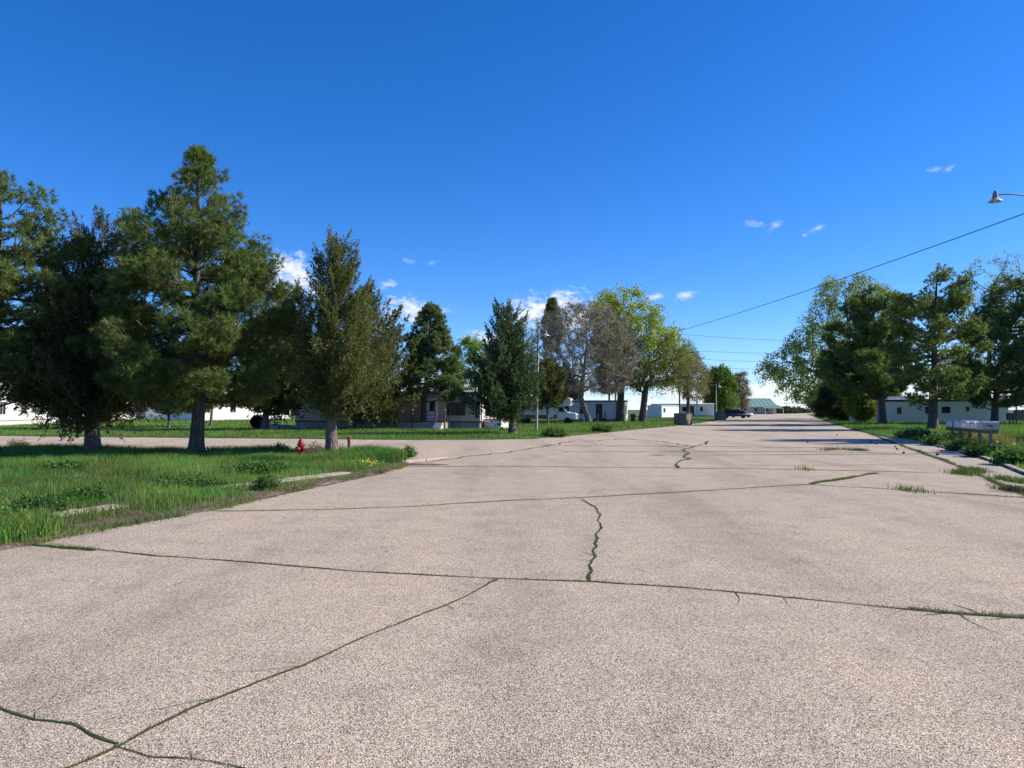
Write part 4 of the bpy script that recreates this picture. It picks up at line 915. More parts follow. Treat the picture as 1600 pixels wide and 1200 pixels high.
# its front deck, and the small deck on the sunny end
def deck(label, home, ua, ub, va, vb, z, posts, rail_h, wood, steps=None, boards=9):
    root = thing('wooden_deck', label, 'deck', home.root.matrix_basis @ Vector((ua, va, 0)), home.rz)
    L, D = ub - ua, vb - va
    for k in range(boards):
        m = MB(); m.box(0, L, D * k / boards + .006, D * (k + 1) / boards - .006, z - .05, z); m.build('plank', MAT[wood], root)
    m = MB(); m.box(.02, L - .02, .02, .06, .0, z - .06); m.box(L - .06, L - .02, .07, D - .02, 0, z - .06); m.box(.02, .06, .07, D - .02, 0, z - .06); m.build('skirting', MAT['skirt_grey'], root)
    for (u, v) in posts:
        m = MB(); m.box(u - .05, u + .05, v - .05, v + .05, .0, z + rail_h); p = m.build('post', MAT['red_wood'], root)
        m = MB(); m.box(u - .065, u + .065, v - .065, v + .065, z + rail_h + .002, z + rail_h + .04); m.build('cap', MAT['trim_white'], p)
    return root
uA, _ = tan.uv(630, 650); uB, _ = tan.uv(706, 650)
dk = deck('grey deck with red rail posts under the white door of the tan home', tan, uA, uB, -1.6, -.06, .62, [(.06, .06), (1.45, .06), (uB - uA - .8, .06), (uB - uA - .06, .06)], .95, 'grey_wood')
LD = uB - uA
for (a, b) in ((.12, 1.4), (1.5, LD - .86)):
    m = MB()
    for z in (.85, 1.15, 1.45): m.box(a, b, .04, .08, z, z + .05)
    m.build('rail', MAT['red_wood'], dk)
for k in range(3):
    m = MB(); m.box(LD - .76, LD - .1, -.3 * (3 - k) + .0, -.3 * (2 - k) - .02, .0, .2 * (k + 1) - .03); m.build('step', MAT['skirt_white'], dk)
m = MB(); m.tube([(LD + .35, .1, 1.45), (LD + .9, -.1, 1.3), (LD + 1.5, -.4, .9), (LD + 1.6, -.45, .05)], .03, 6); m.tube([(LD + .35, .1, 0), (LD + .35, .1, 1.45)], .03, 6); m.build('handrail', MAT['black_metal'], dk)
dk2 = deck('small orange-brown deck on the sunlit end of the tan home', tan, tan.L + .08, tan.L + 1.5, .8, 4.4, .86, [], .9, 'deck_wood')
for o in list(dk2.children):
    if o.name.startswith('skirting'): o.data.materials.clear(); o.data.materials.append(MAT['skirt_white'])
m = MB(); m.tube([(0.1, 0, 0), (0.1, 0, .62)], .05, 8); m.lathe([(.0, .3), (.38, .33), (.45, .5), (.4, .62), (.0, .7)], 14)
o = m.build('kettle_grill', MAT['black_metal']); o.location = G(712, 668.5); tag(o, 'black kettle grill in the grass below the tan home window', 'grill')
# red shed behind
rs = Home('garden_shed', 'dark red shed peeking between the tan home and the motorhome', P(779, 650, 92).to_2d(), P(802, 650, 91).to_2d(), 3.0, 'shed'); rs.body('red_wood', 2.3, .1, 'skirt_grey', 'roof_grey', None, .15, .7, roof_kind='gable'); rs.window('front', .9, 1.3, 1.0, 1.9, 0)
# white homes at far left, turned to the sun
wa = Home('mobile_home', 'long white mobile home at the left edge with dark windows', (-46.5, 62), (-53.5, 90), 4.3); wa.body('wall_white', 3.0, .5, 'skirt_white', 'roof_white', None)
for u, w_, z0, z1 in ((8.2, 1.3, 1.15, 2.35), (13.2, 1.5, 1.2, 2.3), (18.5, 1.1, 1.2, 2.2), (24.2, 1.0, 1.3, 2.2), (3.0, 1.4, 1.15, 2.3)): wa.window('front', u, u + w_, z0, z1, 0 if w_ < 1.2 else 1)
wa.door('front', 21.0, 21.9, .6, 2.55, 'wall_beige')
m = MB(); m.box(.0, wa.L, -.035, -.003, .52, .6); m.build('base_trim', MAT['wall_beige'], wa.root)
wb = Home('mobile_home', 'second white mobile home glimpsed beyond the black cedar trunk', (-56.5, 98), (-62, 122), 4.3); wb.body('wall_white', 3.0, .5, 'skirt_white', 'roof_white', None)
for u in (3, 9, 15, 20): wb.window('front', u, u + 1.2, 1.2, 2.2, 1)
wb.door('front', 12.2, 13.1, .6, 2.55, 'wall_beige')
wc = Home('mobile_home', 'white mobile home glimpsed behind the black tub and pine', (-43, 100), (-37, 124), 4.3); wc.body('wall_white', 2.9, .5, 'skirt_white', 'roof_white', None)
for u in (2, 8, 14, 20): wc.window('front', u, u + 1.3, 1.2, 2.2, 1)
wd = Home('mobile_home', 'grey-white mobile home behind the budding trees on the left', *rot_line(P(320, 655, 122), 20, math.radians(-8)), 4.3); wd.body('wall_white', 2.9, .5, 'skirt_white', 'roof_white', 'trim_dark')
for u in (2, 8, 15): wd.window('front', u, u + 1.4, 1.2, 2.2, 1)
# white home beside the motorhome
we = Home('mobile_home', 'white mobile home with dark roof trim beside the leaning bare tree', *rot_line(G(976, 659.5), 7.2, math.radians(-14)), 4.3); we.body('wall_pale', 2.72, .4, 'skirt_grey', 'roof_white', 'trim_dark', .2, .12, .12)
for a, b, t, c in ((907, 636, 917, 646), ):
    u0, z1 = we.uv(a, b); u1, z0 = we.uv(t, c); we.window('front', u0, u1, z0, z1, 1, 'trim_dark')
u0, _ = we.uv(931, 640); we.door('front', u0, u0 + .85, .5, 2.35, 'trim_dark', False); we.window('end', 1.1, 2.9, 1.1, 2.1, 1)
m = MB()
for k in range(3): m.box(u0 - .1, u0 + 1.2, -.35 * (3 - k), -.35 * (2 - k) - .01, 0, .16 * (k + 1))
st = m.build('entry_steps', MAT['black_metal'], we.root)
m = MB(); m.tube([(u0 + 1.25, -.05, .4), (u0 + 1.25, -.05, 1.4), (u0 + 1.25, -1.1, 1.0), (u0 + 1.25, -1.1, 0)], .03, 6); m.build('handrail', MAT['black_metal'], we.root)
# far white home with lean-to
wf = Home('mobile_home', 'far pale mobile home with dark door left of the second box', *rot_line(G(1116, 651.2), 13.5, math.radians(-6)), 4.5); wf.body('wall_pale', 2.8, .3, 'skirt_grey', 'roof_white', 'wall_pale')
for a, t in ((1040, 1047), (1066, 1073), (1094, 1098)):
    u0, _ = wf.uv(a, 640); u1, _ = wf.uv(t, 640); wf.window('front', u0, u1, 1.2, 2.2, 0)
u0, _ = wf.uv(1078, 640); wf.door('front', u0, u0 + .9, .4, 2.4, 'trim_dark', False)
sh = Home('lean_to_porch', 'low white lean-to porch in front of the far pale home', G(1034, 653).to_2d(), G(1062, 652.4).to_2d(), 3.0, 'porch'); sh.body('wall_white', 2.35, .15, 'skirt_grey', 'roof_white', None, .15, .15)
sh.window('front', .8, 1.6, 1.1, 1.9, 0)
# green-roofed hall at the end of the road
gh = Home('green_roofed_hall', 'low tan hall with long green metal roof at the road end', P(1152, 645, 260).to_2d(), P(1213, 645, 262).to_2d(), 11, 'building'); gh.body('wall_beige', 2.6, .2, 'skirt_grey', 'roof_green', None, .5, 3.0, roof_kind='gable')
for k in (2.5, 6.5, 10.5): gh.window('front', k, k + .9, 1.2, 2.0, 0, 'trim_dark')
for k in range(9):
    m = MB(); x = .2 + k * (gh.L - .4) / 8
    m.prism([(-.52, 2.6 - .02), (-.52, 2.6 + .06), (5.45, 5.75), (5.45, 5.68)], x - .04, x + .04, 'x'); m.build('roof_seam', MAT['roof_green'], gh.roof)
m = MB(); m.prism([(-2.6, 2.0), (-2.6, 2.1), (-.02, 2.52), (-.02, 2.42)], gh.L - 5.5, gh.L + 1.5, 'x'); m.build('porch_roof', MAT['roof_green'], gh.root)
m = MB()
for u in (gh.L - 5.3, gh.L - 2, gh.L + 1.3): m.box(u - .08, u + .08, -2.5, -2.34, 0, 2.02)
m.build('porch_posts', MAT['trim_white'], gh.root)
gs = Home('garden_shed', 'small tan shed with green roof beside the far cars', P(1119, 646, 190).to_2d(), P(1131, 646, 190).to_2d(), 3, 'shed'); gs.body('wall_beige', 2.0, .1, 'skirt_grey', 'roof_green', None, .2, .7, roof_kind='gable')
# right home
rh = Home('mobile_home', 'sage-white mobile home with dark brown eaves behind the mailboxes', *rot_line(G(1576, 660.5), 17.5, math.radians(-17)), 4.4); rh.body('wall_sage', 2.85, .45, 'wall_pale', 'roof_white', 'trim_brown', .2, .2, .26)
for a, b, t, c, n in ((1402, 637, 1408, 646, 0), (1446, 636, 1452, 646, 0), (1472, 636, 1484, 645, 1), (1510, 636, 1514, 642, 0)):
    u0, z1 = rh.uv(a, b); u1, z0 = rh.uv(t, c); rh.window('front', u0, u1, z0, z1, n, 'trim_dark', .04)
rh.seams(.41, 'wall_sage', .5); we.seams(.41, 'wall_pale', .45); wf.seams(.5, 'wall_pale', .35)
m = MB(); m.box(2.5, 7.6, 1.2, 3.2, 3.02, 3.28); m.build('roof_addition', MAT['roof_white'], rh.root)
m = MB(); m.box(13.2, 13.7, 1.6, 2.1, 2.98, 3.3); m.build('roof_vent', MAT['metal_grey'], rh.roof)
# board fence, grey shed and yard post at far right
fr_ = thing('board_fence', 'brown board fence at the far right edge', 'fence', P(1584, 655, 100), math.radians(-4))
fr_.location.z = 0
for k in range(26):
    m = MB(); m.box(k * .17, k * .17 + .155, -.02, .01 + (k % 3) * .006, 0, 1.55 + (k % 4) * .02); m.build('board', MAT['fence_brown'], fr_)
m = MB(); m.box(0, 4.4, .03, .08, .4, .5); m.box(0, 4.4, .03, .08, 1.2, 1.3); m.build('rail', MAT['fence_brown'], fr_)
yp = thing('yard_light_post', 'dark post with two box lamps at the far right', 'lamp post', G(1588.5, 664))
m = MB(); m.tube([(0, 0, 0), (0, 0, 3.4)], .07, 8); m.build('post', MAT['black_metal'], yp)
for dx, z in ((.0, 3.42), (.35, 2.75), (.28, 1.95)):
    m = MB(); m.box(dx - .22, dx + .22, -.15, .15, z, z + .28, bev=.03); m.build('lamp_box', MAT['trim_dark'], yp)
m = MB(); m.box(-.95, -.1, -.1, .2, .5, 1.25, bev=.03); m.box(-.7, -.6, 0, .1, 0, .5); m.box(-.4, -.3, 0, .1, 0, .5); m.build('meter_cabinet', MAT['trim_dark'], yp)

# ------------------------------------------------------------------ vehicles
def wheel(parent, x, y, r, w, mt='rubber'):
    M = Matrix.Translation((x, y, r)) @ Matrix.Rotation(math.pi / 2, 4, 'X')
    m = MB(); m.lathe([(r * .62, -w / 2), (r * .95, -w / 2), (r, -w * .3), (r, w * .3), (r * .95, w / 2), (r * .62, w / 2)], 20, M); t = m.build('wheel', MAT['rubber'], parent)
    m = MB(); m.lathe([(.0, -w * .38), (r * .6, -w * .42), (r * .6, w * .42), (.0, w * .38)], 14, M); m.build('rim', MAT['chrome'], t)
def motorhome(label, base, rz):
    t = thing('motorhome', label, 'motorhome', base, rz)                 # nose towards +x, viewer on -y
    W = 2.2
    m = MB(); m.prism([(0, .62), (5.0, .62), (5.0, 1.35), (5.05, 1.95), (6.35, 2.0), (6.55, 2.3), (6.5, 2.78), (6.2, 2.9), (.1, 2.9), (0, 2.8)], 0, W, 'y'); b = m.build('body', MAT['camper_white'], t)
    bm = bmesh.new(); bm.from_mesh(b.data); bmesh.ops.bevel(bm, geom=list(bm.edges), offset=.05, segments=2, affect='EDGES'); bm.to_mesh(b.data); bm.free()
    m = MB(); m.prism([(5.06, .55), (7.0, .55), (7.1, .7), (7.1, 1.12), (6.95, 1.2), (6.2, 1.3), (5.65, 1.93), (5.06, 1.93)], .12, W - .12, 'y'); c = m.build('cab', MAT['camper_white'], t)
    bm = bmesh.new(); bm.from_mesh(c.data); bmesh.ops.bevel(bm, geom=list(bm.edges), offset=.06, segments=2, affect='EDGES'); bm.to_mesh(c.data); bm.free()
    m = MB(); m.prism([(6.21, 1.34), (6.19, 1.32), (5.68, 1.88), (5.70, 1.90)], .25, W - .25, 'y', Matrix.Translation((.02, 0, .01))); m.build('windshield', MAT['window_glass'], t)
    m = MB(); m.prism([(5.2, 1.36), (6.0, 1.36), (5.62, 1.85), (5.2, 1.85)], .09, .115, 'y'); m.build('cab_window', MAT['window_glass'], t)
    m = MB(); m.box(6.56, 6.585, .5, W - .5, 2.3, 2.62); m.build('overcab_window', MAT['window_glass'], t)
    for (a, b_, z0, z1) in ((.5, 1.7, 1.6, 2.2), (2.5, 3.5, 1.6, 2.2)):
        m = MB(); m.box(a, b_, -.025, -.003, z0, z1); w_ = m.build('window', MAT['trim_dark'], t); m = MB(); m.box(a + .05, b_ - .05, -.035, -.026, z0 + .05, z1 - .05); m.build('pane', MAT['window_glass'], w_)
    m = MB(); m.box(4.05, 4.65, -.03, -.003, .75, 2.5); m.build('door', MAT['trim_white'], t)
    m = MB(); m.box(.02, 4.98, -.022, -.003, .64, 1.02); m.build('stripe', MAT['camper_brown'], t)
    for x, y in ((1.4, .14), (1.4, W - .14), (6.15, .16), (6.15, W - .16)): wheel(t, x, y, .38, .26)
    m = MB(); m.box(7.08, 7.2, .12, W - .12, .48, .64, bev=.03); m.build('bumper', MAT['chrome'], t)
    m = MB(); m.box(7.09, 7.125, .55, W - .55, .75, 1.02); m.build('grille', MAT['black_metal'], t)
    for y in (.24, W - .52): m = MB(); m.box(7.085, 7.13, y, y + .28, .8, 1.04, bev=.02); m.build('headlight', MAT['lamp_clear'], t)
    m = MB(); m.box(2.0, 2.8, .7, 1.5, 2.9, 3.12, bev=.05); m.build('roof_unit', MAT['camper_white'], t)
    m = MB(); m.box(5.75, 5.95, -.2, .05, 1.45, 1.75, bev=.02); m.build('mirror', MAT['chrome'], t)
    return t
rv_nose = G(901, 663.3); motorhome('white motorhome with brown stripe and sunlit overcab nose', rv_nose - Vector((math.cos(-.2), math.sin(-.2), 0)) * 7.15, -.2)
def car(label, cat_, base, rz, paint_m, roof_pts, L, H, W=1.8, name='parked_car'):
    t = thing(name, label, 'car', base, rz, 'cars parked far down the road')
    m = MB(); m.prism([(.05, .32), (L - .05, .32), (L, .5), (L - .02, .8), (L - .9, .98), (.06, .98), (0, .6)], 0, W, 'y'); b = m.build('body', MAT[paint_m], t)
    bm = bmesh.new(); bm.from_mesh(b.data); bmesh.ops.bevel(bm, geom=list(bm.edges), offset=.09, segments=3, affect='EDGES'); bm.to_mesh(b.data); bm.free()
    for p in b.data.polygons: p.use_smooth = True
    cab = MB(); n = len(roof_pts); vs = [(x, .06 + (.14 if z > 1.1 else 0), z) for x, z in roof_pts] + [(x, W - .06 - (.14 if z > 1.1 else 0), z) for x, z in roof_pts]
    cab.add(vs, [tuple(range(n)), tuple(range(2 * n - 1, n - 1, -1))] + [(i, i + n, (i + 1) % n + n, (i + 1) % n) for i in range(n)]); cab.build('greenhouse', MAT['window_glass'], t)
    top = [p for p in roof_pts if p[1] > 1.1]; xa, xb = min(p[0] for p in top), max(p[0] for p in top)
    m = MB(); m.box(xa - .03, xb + .03, .18, W - .18, H - .05, H + .01, bev=.02); m.build('roof', MAT[paint_m], t)
    for x in (.75, L - .85):
        for y in (.08, W - .08): wheel(t, x, y, .33, .2)
    for y in (.12, W - .42): m = MB(); m.box(L - .06, L + .01, y, y + .3, .66, .8, bev=.02); m.build('headlight', MAT['lamp_clear'], t); m = MB(); m.box(-.01, .06, y, y + .3, .7, .9, bev=.02); m.build('tail_light', MAT['tail_red'], t)
    return t
car('dark blue sport utility car parked beyond the second box', 'car', G(1129, 653.4), math.radians(-12), 'car_blue', [(.12, .97), (.3, 1.6), (3.0, 1.62), (3.75, .97)], 4.6, 1.62)
car('silver sedan nosed in behind the dark blue car', 'car', G(1140, 652.2), math.radians(-20), 'car_silver', [(.7, .95), (1.25, 1.4), (2.7, 1.42), (3.5, .95)], 4.5, 1.42)

# ------------------------------------------------------------------ roadside things
def steel_bin(label, pL, pR, h, d):
    t = thing('refuse_bin', label, 'bin', pL, math.atan2((pR - pL).y, (pR - pL).x), 'refuse bins along the left kerb'); L = (pR - pL).length
    m = MB(); m.box(0, L, 0, d, .08, h); m.build('body', MAT['box_olive'], t)
    m = MB()
    for k in range(4):
        x = .06 + k * (L - .16) / 3; m.box(x, x + .05, -.04, -.003, .1, h - .1)
    m.box(-.04, L + .04, -.04, d + .04, h + .002, h + .05); m.build('rim', MAT['box_olive'], t)
    m = MB(); m.box(.02, L - .02, .02, d - .02, h + .053, h + .085, bev=.012); m.build('lid', MAT['trim_dark'], t)
    m = MB()
    for x in (.05, L - .2): m.box(x, x + .15, .1, d - .1, 0, .08)
    m.build('skid', MAT['black_metal'], t)
steel_bin('brown steel refuse bin on the left kerb near the arching elm', G(1053, 664.3), G(1073, 664.6), 1.15, 1.2)
steel_bin('farther brown refuse bin beside the parked cars', G(1116, 656.3), G(1126, 656.5), 1.1, 1.1)

# hydrant and red bollard
hy = thing('fire_hydrant', 'red fire hydrant in the grass left of the cedar trunk', 'hydrant', G(470, 716), math.radians(-28)); hy.scale = (.86, .86, .86)
m = MB(); m.lathe([(.0, 0), (.17, 0), (.17, .04), (.115, .06), (.11, .42), (.125, .44), (.125, .48), (.0, .48)], 20); m.build('barrel', MAT['hydrant_red'], hy)
m = MB(); m.lathe([(.155, .482), (.155, .52), (.13, .53), (.12, .6), (.085, .68), (.045, .73), (.04, .76), (.032, .765), (.03, .82), (.0, .825)], 20); m.build('bonnet', MAT['hydrant_red'], hy)
for ang, r, l in ((0, .06, .2), (math.pi, .06, .2), (-math.pi / 2, .085, .23)):
    M = Matrix.Translation((0, 0, .36)) @ Matrix.Rotation(ang, 4, 'Z') @ Matrix.Rotation(math.pi / 2, 4, 'Y')
    m = MB(); m.lathe([(r * .8, .08), (r * .8, l - .07), (r * 1.15, l - .065), (r * 1.15, l - .01), (r * .4, l), (r * .35, l + .04), (0, l + .04)], 14, M); m.build('nozzle', MAT['hydrant_red'], hy)
for k in range(8):
    a = k * math.pi / 4; m = MB(); m.box(-.014, .014, -.014, .014, .52, .545, Matrix.Rotation(a, 4, 'Z') @ Matrix.Translation((.14, 0, 0))); m.build('bolt', MAT['hydrant_red'], hy)
bo = thing('bollard', 'dark red steel bollard right of the cedar trunk', 'bollard', G(546, 712))
m = MB(); m.tube([(0, 0, -.05), (-.012, 0, .3), (-.025, 0, .63)], .055, 14); m.build('post', MAT['post_red'], bo)
m = MB(); m.lathe([(.058, .632), (.055, .65), (.03, .665), (.0, .668)], 14, Matrix.Translation((-.025, 0, 0))); m.build('cap', MAT['post_red'], bo)
# pale gravel mound at the bollard
def mound(name, c, rx, ry, h, mat, seed, label):
    rg = np.random.default_rng(seed); n = 20; V = [(0, 0, h)]; F = []
    for j in range(1, 5):
        for k in range(n): a = k * 2 * math.pi / n; q = j / 4; V.append((math.cos(a) * rx * q * rg.uniform(.9, 1.1), math.sin(a) * ry * q * rg.uniform(.9, 1.1), h * (math.cos(q * math.pi) * .5 + .5) + rg.normal(0, .012) * (1 - q)))
    for k in range(n): F.append((0, 1 + k, 1 + (k + 1) % n))
    me = bpy.data.meshes.new(name)
    for j in range(3):
        for k in range(n): F.append((1 + j * n + k, 1 + (j + 1) * n + k, 1 + (j + 1) * n + (k + 1) % n, 1 + j * n + (k + 1) % n))
    me.from_pydata(V, [], F)
    for p in me.polygons: p.use_smooth = True
    o = link(name, me, MAT[mat], None, c); tag(o, label, 'mound', kind='structure'); return o
mound('gravel_mound', G(541, 710) + Vector((0, 0, .02)), .75, .5, .22, 'litter', 5, 'low pale mound of dirt round the red bollard')
mound('dirt_patch', G(120, 746) + Vector((0, 0, .03)), .9, .35, .02, 'litter', 6, 'bare pale patch in the near lawn')
mound('dirt_patch', G(662, 726) + Vector((0, 0, .0)), .7, .35, .03, 'soil', 7, 'dark crumbled soil at the tip of the near lawn')

# mailboxes on their stand
mn, mf = Vector((20.15, 31.2, 0)), Vector((21.75, 36.6, 0)); mdir = (mf - mn).normalized(); mang = math.atan2(mdir.y, mdir.x); mlen = (mf - mn).length
stand = thing('mailbox_stand', 'weathered wooden rail on five posts carrying the mailboxes', 'mailbox stand', mn, mang)     # local x runs away from the viewer, y to the left
m = MB(); m.box(-.1, mlen + .1, -.3, -.16, .72, .76); m.box(-.1, mlen + .1, .14, .28, .72, .76); m.box(-.1, mlen + .1, -.12, .1, .722, .758); m.build('shelf', MAT['grey_wood'], stand)
for k in range(5):
    x = mlen * k / 4; m = MB(); m.box(x - .055, x + .055, -.06, .05, -.05, .715); m.build('post', MAT['grey_wood'], stand); m = MB(); m.box(x - .03, x + .03, -.28, -.062, .58, .715); m.box(x - .03, x + .03, .052, .26, .58, .715); m.build('brace', MAT['grey_wood'], stand)
def mailbox(x, W, H, L, mat, label, flag_up=False, yaw=0):
    root = thing('mailbox', label, 'mailbox', stand.matrix_basis @ Vector((x, 0, .762)), mang + yaw, 'mailboxes on the wooden stand')
    prof = [(-W / 2, 0), (W / 2, 0), (W / 2, H * .55)] + [(W / 2 * math.cos(a), H * .55 + H * .45 * math.sin(a)) for a in np.linspace(.3, math.pi - .3, 7)] + [(-W / 2, H * .55)]
    m = MB(); m.prism(prof, -L / 2, L / 2, 'y'); m.build('body', MAT[mat], root)
    big = [(u * 1.05, v * 1.03) for u, v in prof]
    m = MB(); m.prism(big, L / 2 + .002, L / 2 + .02, 'y'); d = m.build('door', MAT[mat], root)
    m = MB(); m.box(-.02, .02, L / 2 + .021, L / 2 + .05, H * .78, H * .86); m.build('pull', MAT['black_metal'], d)
    m = MB(); z = H * .5
    if flag_up: m.box(-W / 2 - .012, -W / 2 - .003, L * .1, L * .13, z - .02, z + .2); m.box(-W / 2 - .012, -W / 2 - .003, L * .13, L * .28, z + .1, z + .2)
    else: m.box(-W / 2 - .012, -W / 2 - .003, -L * .1, L * .28, z - .02, z + .01); m.box(-W / 2 - .012, -W / 2 - .003, -L * .1, L * .05, z - .06, z + .01)
    m.build('flag', MAT['hydrant_red'], root)
ords = ['nearest and longest mailbox, at the right end of the row', 'second mailbox from the right end, silver', 'third mailbox from the right end, white', 'fourth mailbox from the right end, dull silver', 'fifth mailbox from the right end, white', 'fifth mailbox from the left end, silver', 'fourth mailbox from the left end, white', 'third mailbox from the left end, silver', 'second mailbox from the left end, white', 'farthest mailbox, at the left end of the row']
pos = [.05, .62, 1.1, 1.62, 2.15, 2.8, 3.35, 3.95, 4.6, 5.2]
for i, (x, lab) in enumerate(zip(pos, ords)):
    big = i in (0, 5); mailbox(x, .3 if big else .24, .35 if big else .3, .66 if big else .56, ['galvanised', 'galvanised', 'trim_white', 'galvanised', 'trim_white'][i % 5], lab, i == 6, random.Random(i).uniform(-.05, .05))

# lamps, poles, wires
def street_lamp(label, base, h, arm, side, lean=0, mat='pole_wood', r=.11, lamp_s=1.0, arm_z=None, rz=0):
    t = thing('street_lamp', label, 'street lamp', base, rz, 'street lamps')
    m = MB(); m.tube([(0, 0, -.1), (lean * .5, 0, h * .5), (lean, 0, h)], [r, r * .85, r * .68], 12); m.build('pole', MAT[mat], t)
    az = arm_z or h - .25; x0 = lean * az / h; pts = [(x0, 0, az - .35), (x0 + side * arm * .35, 0, az), (x0 + side * arm * .75, 0, az + .12), (x0 + side * arm, 0, az + .06)]
    pts = [tuple(p) for p in smooth_line([Vector(p) for p in pts], 2)]
    m = MB(); m.tube(pts, .028, 8); m.build('arm', MAT['metal_grey'], t)
    M = Matrix.Translation((x0 + side * arm, 0, az)) @ Matrix.Scale(lamp_s, 4)
    m = MB(); m.lathe([(.0, .2), (.045, .2), (.05, .15), (.075, .14), (.085, .02), (.1, -.06), (.0, -.06)], 14, M); hd = m.build('lamp_head', MAT['metal_grey'], t)
    m = MB(); m.lathe([(.1, -.062), (.215, -.15), (.22, -.165), (.21, -.166), (.09, -.08), (.0, -.08)], 18, M); m.build('reflector', MAT['metal_pale'], hd)
    m = MB(); m.lathe([(.03, -.085), (.032, -.18), (.028, -.25), (.0, -.27)], 12, M); m.build('bulb', MAT['lamp_clear'], hd)
    return t
street_lamp('tall lamp whose hood juts in at the upper right', Vector((20.05, 27.2, 0)), 9.7, 2.1, -1, 0, 'pole_dark', .15, 1.1, 9.5)
street_lamp('thin pale lamp post right of the blue-black cedar', G(838, 673.5), 7.6, .55, 1, .15, 'pole_wood', .11, 1.3)
street_lamp('slim lamp post between the two refuse bins', G(1090, 657.3), 5.2, .5, -1, -.25, 'metal_pale', .1, 1.6)
street_lamp('distant lamp post before the full green tree', G(1119.5, 654), 6.2, .5, 1, 0, 'metal_pale', .1, 1.6)
def utility_pole(label, base, h, mat, r=.15, cross=True, rz=0.0):
    t = thing('utility_pole', label, 'utility pole', base, rz, 'utility poles')
    m = MB(); m.tube([(0, 0, -.1), (0, 0, h * .5), (0, 0, h)], [r, r * .85, r * .7], 12); m.build('pole', MAT[mat], t)
    if cross:
        m = MB(); m.box(-1.1, 1.1, -.06, .06, h - .55, h - .42); m.build('crossarm', MAT['pole_dark'], t)
    for x in ((-1, -.4, .4, 1) if cross else (0,)):
        z = h - .42 if cross else h
        m = MB(); m.lathe([(.0, z), (.035, z), (.05, z + .05), (.035, z + .1), (.0, z + .12)], 10, Matrix.Translation((x, 0, 0))); m.build('insulator', MAT['lamp_clear'], t)
    return t
utility_pole('pale wooden utility pole against the dark pine on the right', G(1373, 662.3), 11.6, 'pole_wood', .2, False)
utility_pole('brown wooden pole beside the thick cottonwood trunk', G(962, 658.6), 10.2, 'pole_wood', .15, False)
hp = [P(1062, 648, 135), P(1300, 648, 135)]
for p in hp: p.z = 0
utility_pole('tall far pole hidden among the left elms', hp[0], 15.5, 'pole_dark', .16, True, math.pi / 2); utility_pole('tall far pole hidden in the right cottonwood', hp[1], 15.0, 'pole_dark', .16, True, math.pi / 2)
def wire(label, a, b, sag, r):
    pts = []
    for k in range(25): t = k / 24; p = Vector(a).lerp(Vector(b), t); p.z -= sag * 4 * t * (1 - t); pts.append(p)
    m = MB(); m.tube(pts, r, 5); tag(m.build('overhead_wire', MAT['wire_black']), label, 'wire', 'overhead wires')
e = P(963, 541, G(962, 658.6).y)
wire('long overhead wire slanting from the upper right to the trees', (20.05, 27.2, 9.25), (e.x, e.y, e.z), .55, .02)
for lab, ya, yb in (('topmost of the level wires in the gap above the road', 522, 534), ('second level wire down in the gap above the road', 547, 552), ('third level wire down in the gap above the road', 559, 567), ('lowest level wire in the gap above the road', 571, 579)):
    wire(lab, P(1062, ya, 135), P(1300, yb, 135), .25, .025)

# clutter on the far lawn
tub = thing('black_tub', 'black round tub tipped against the cedar trunk on the far lawn', 'tub', G(402, 671.5), .4)
M = Matrix.Translation((0, 0, .5)) @ Matrix.Rotation(1.15, 4, 'X')
m = MB(); m.lathe([(.0, -.3), (.36, -.3), (.42, -.25), (.52, .3), (.56, .31), (.56, .35), (.48, .34), (.38, -.2), (.0, -.22)], 22, M); m.build('shell', MAT['black_metal'], tub)
m = MB(); m.tube([M @ Vector((.56 * math.cos(a), .56 * math.sin(a), .33)) for a in np.linspace(0, 2 * math.pi, 25)], .03, 6); m.build('rim', MAT['rubber'], tub)
m = MB(); m.box(-.4, .5, -.25, .3, -.02, .02, Matrix.Translation((.1, .3, 1.02)) @ Matrix.Rotation(.25, 4, 'Y')); m.build('lid', MAT['grey_wood'], tub)
rg = random.Random(9)
for i, (px, py, L_, w_, a, tilt, lab) in enumerate(((430, 671, 2.0, .7, -.35, .25, 'rusty metal sheet leaning nearest the black tub'), (446, 672.5, 1.9, .6, -.2, .16, 'middle metal sheet of the scrap pile'), (462, 672, 1.9, .7, -.1, .1, 'bluish metal sheet of the scrap pile'), (476, 671.5, 1.6, .5, -.15, .04, 'flattest metal sheet at the right end of the scrap pile'))):
    m = MB(); n = 12
    for k in range(n):
        y = -w_ / 2 + w_ * k / n; z = .02 * (k % 2); m.add([(0, y, z), (L_, y, z), (L_, y + w_ / n, .02 - z), (0, y + w_ / n, .02 - z), (0, y, z - .004), (L_, y, z - .004), (L_, y + w_ / n, .016 - z), (0, y + w_ / n, .016 - z)], [(0, 1, 2, 3), (7, 6, 5, 4)])
    o = m.build('metal_sheet', MAT['skirt_grey' if i % 2 else 'metal_pale']); o.location = G(px, py) + Vector((-1, 0, .55 - i * .08)); o.rotation_euler = (.15, tilt, a); tag(o, lab, 'metal sheet', 'scrap metal sheets')
bn = thing('bench', 'small white-topped bench in front of the bare tree', 'bench', G(911, 661), -.1)
m = MB(); m.box(0, .95, -.15, .15, .5, .58); m.build('seat', MAT['trim_white'], bn)
for x in (.06, .82): m = MB(); m.box(x, x + .07, -.13, .13, 0, .5); m.build('leg', MAT['trim_white'], bn)
cans = thing('trash_can', 'dark lidded trash can at the sunny end of the white home', 'trash can', G(989, 660.2))
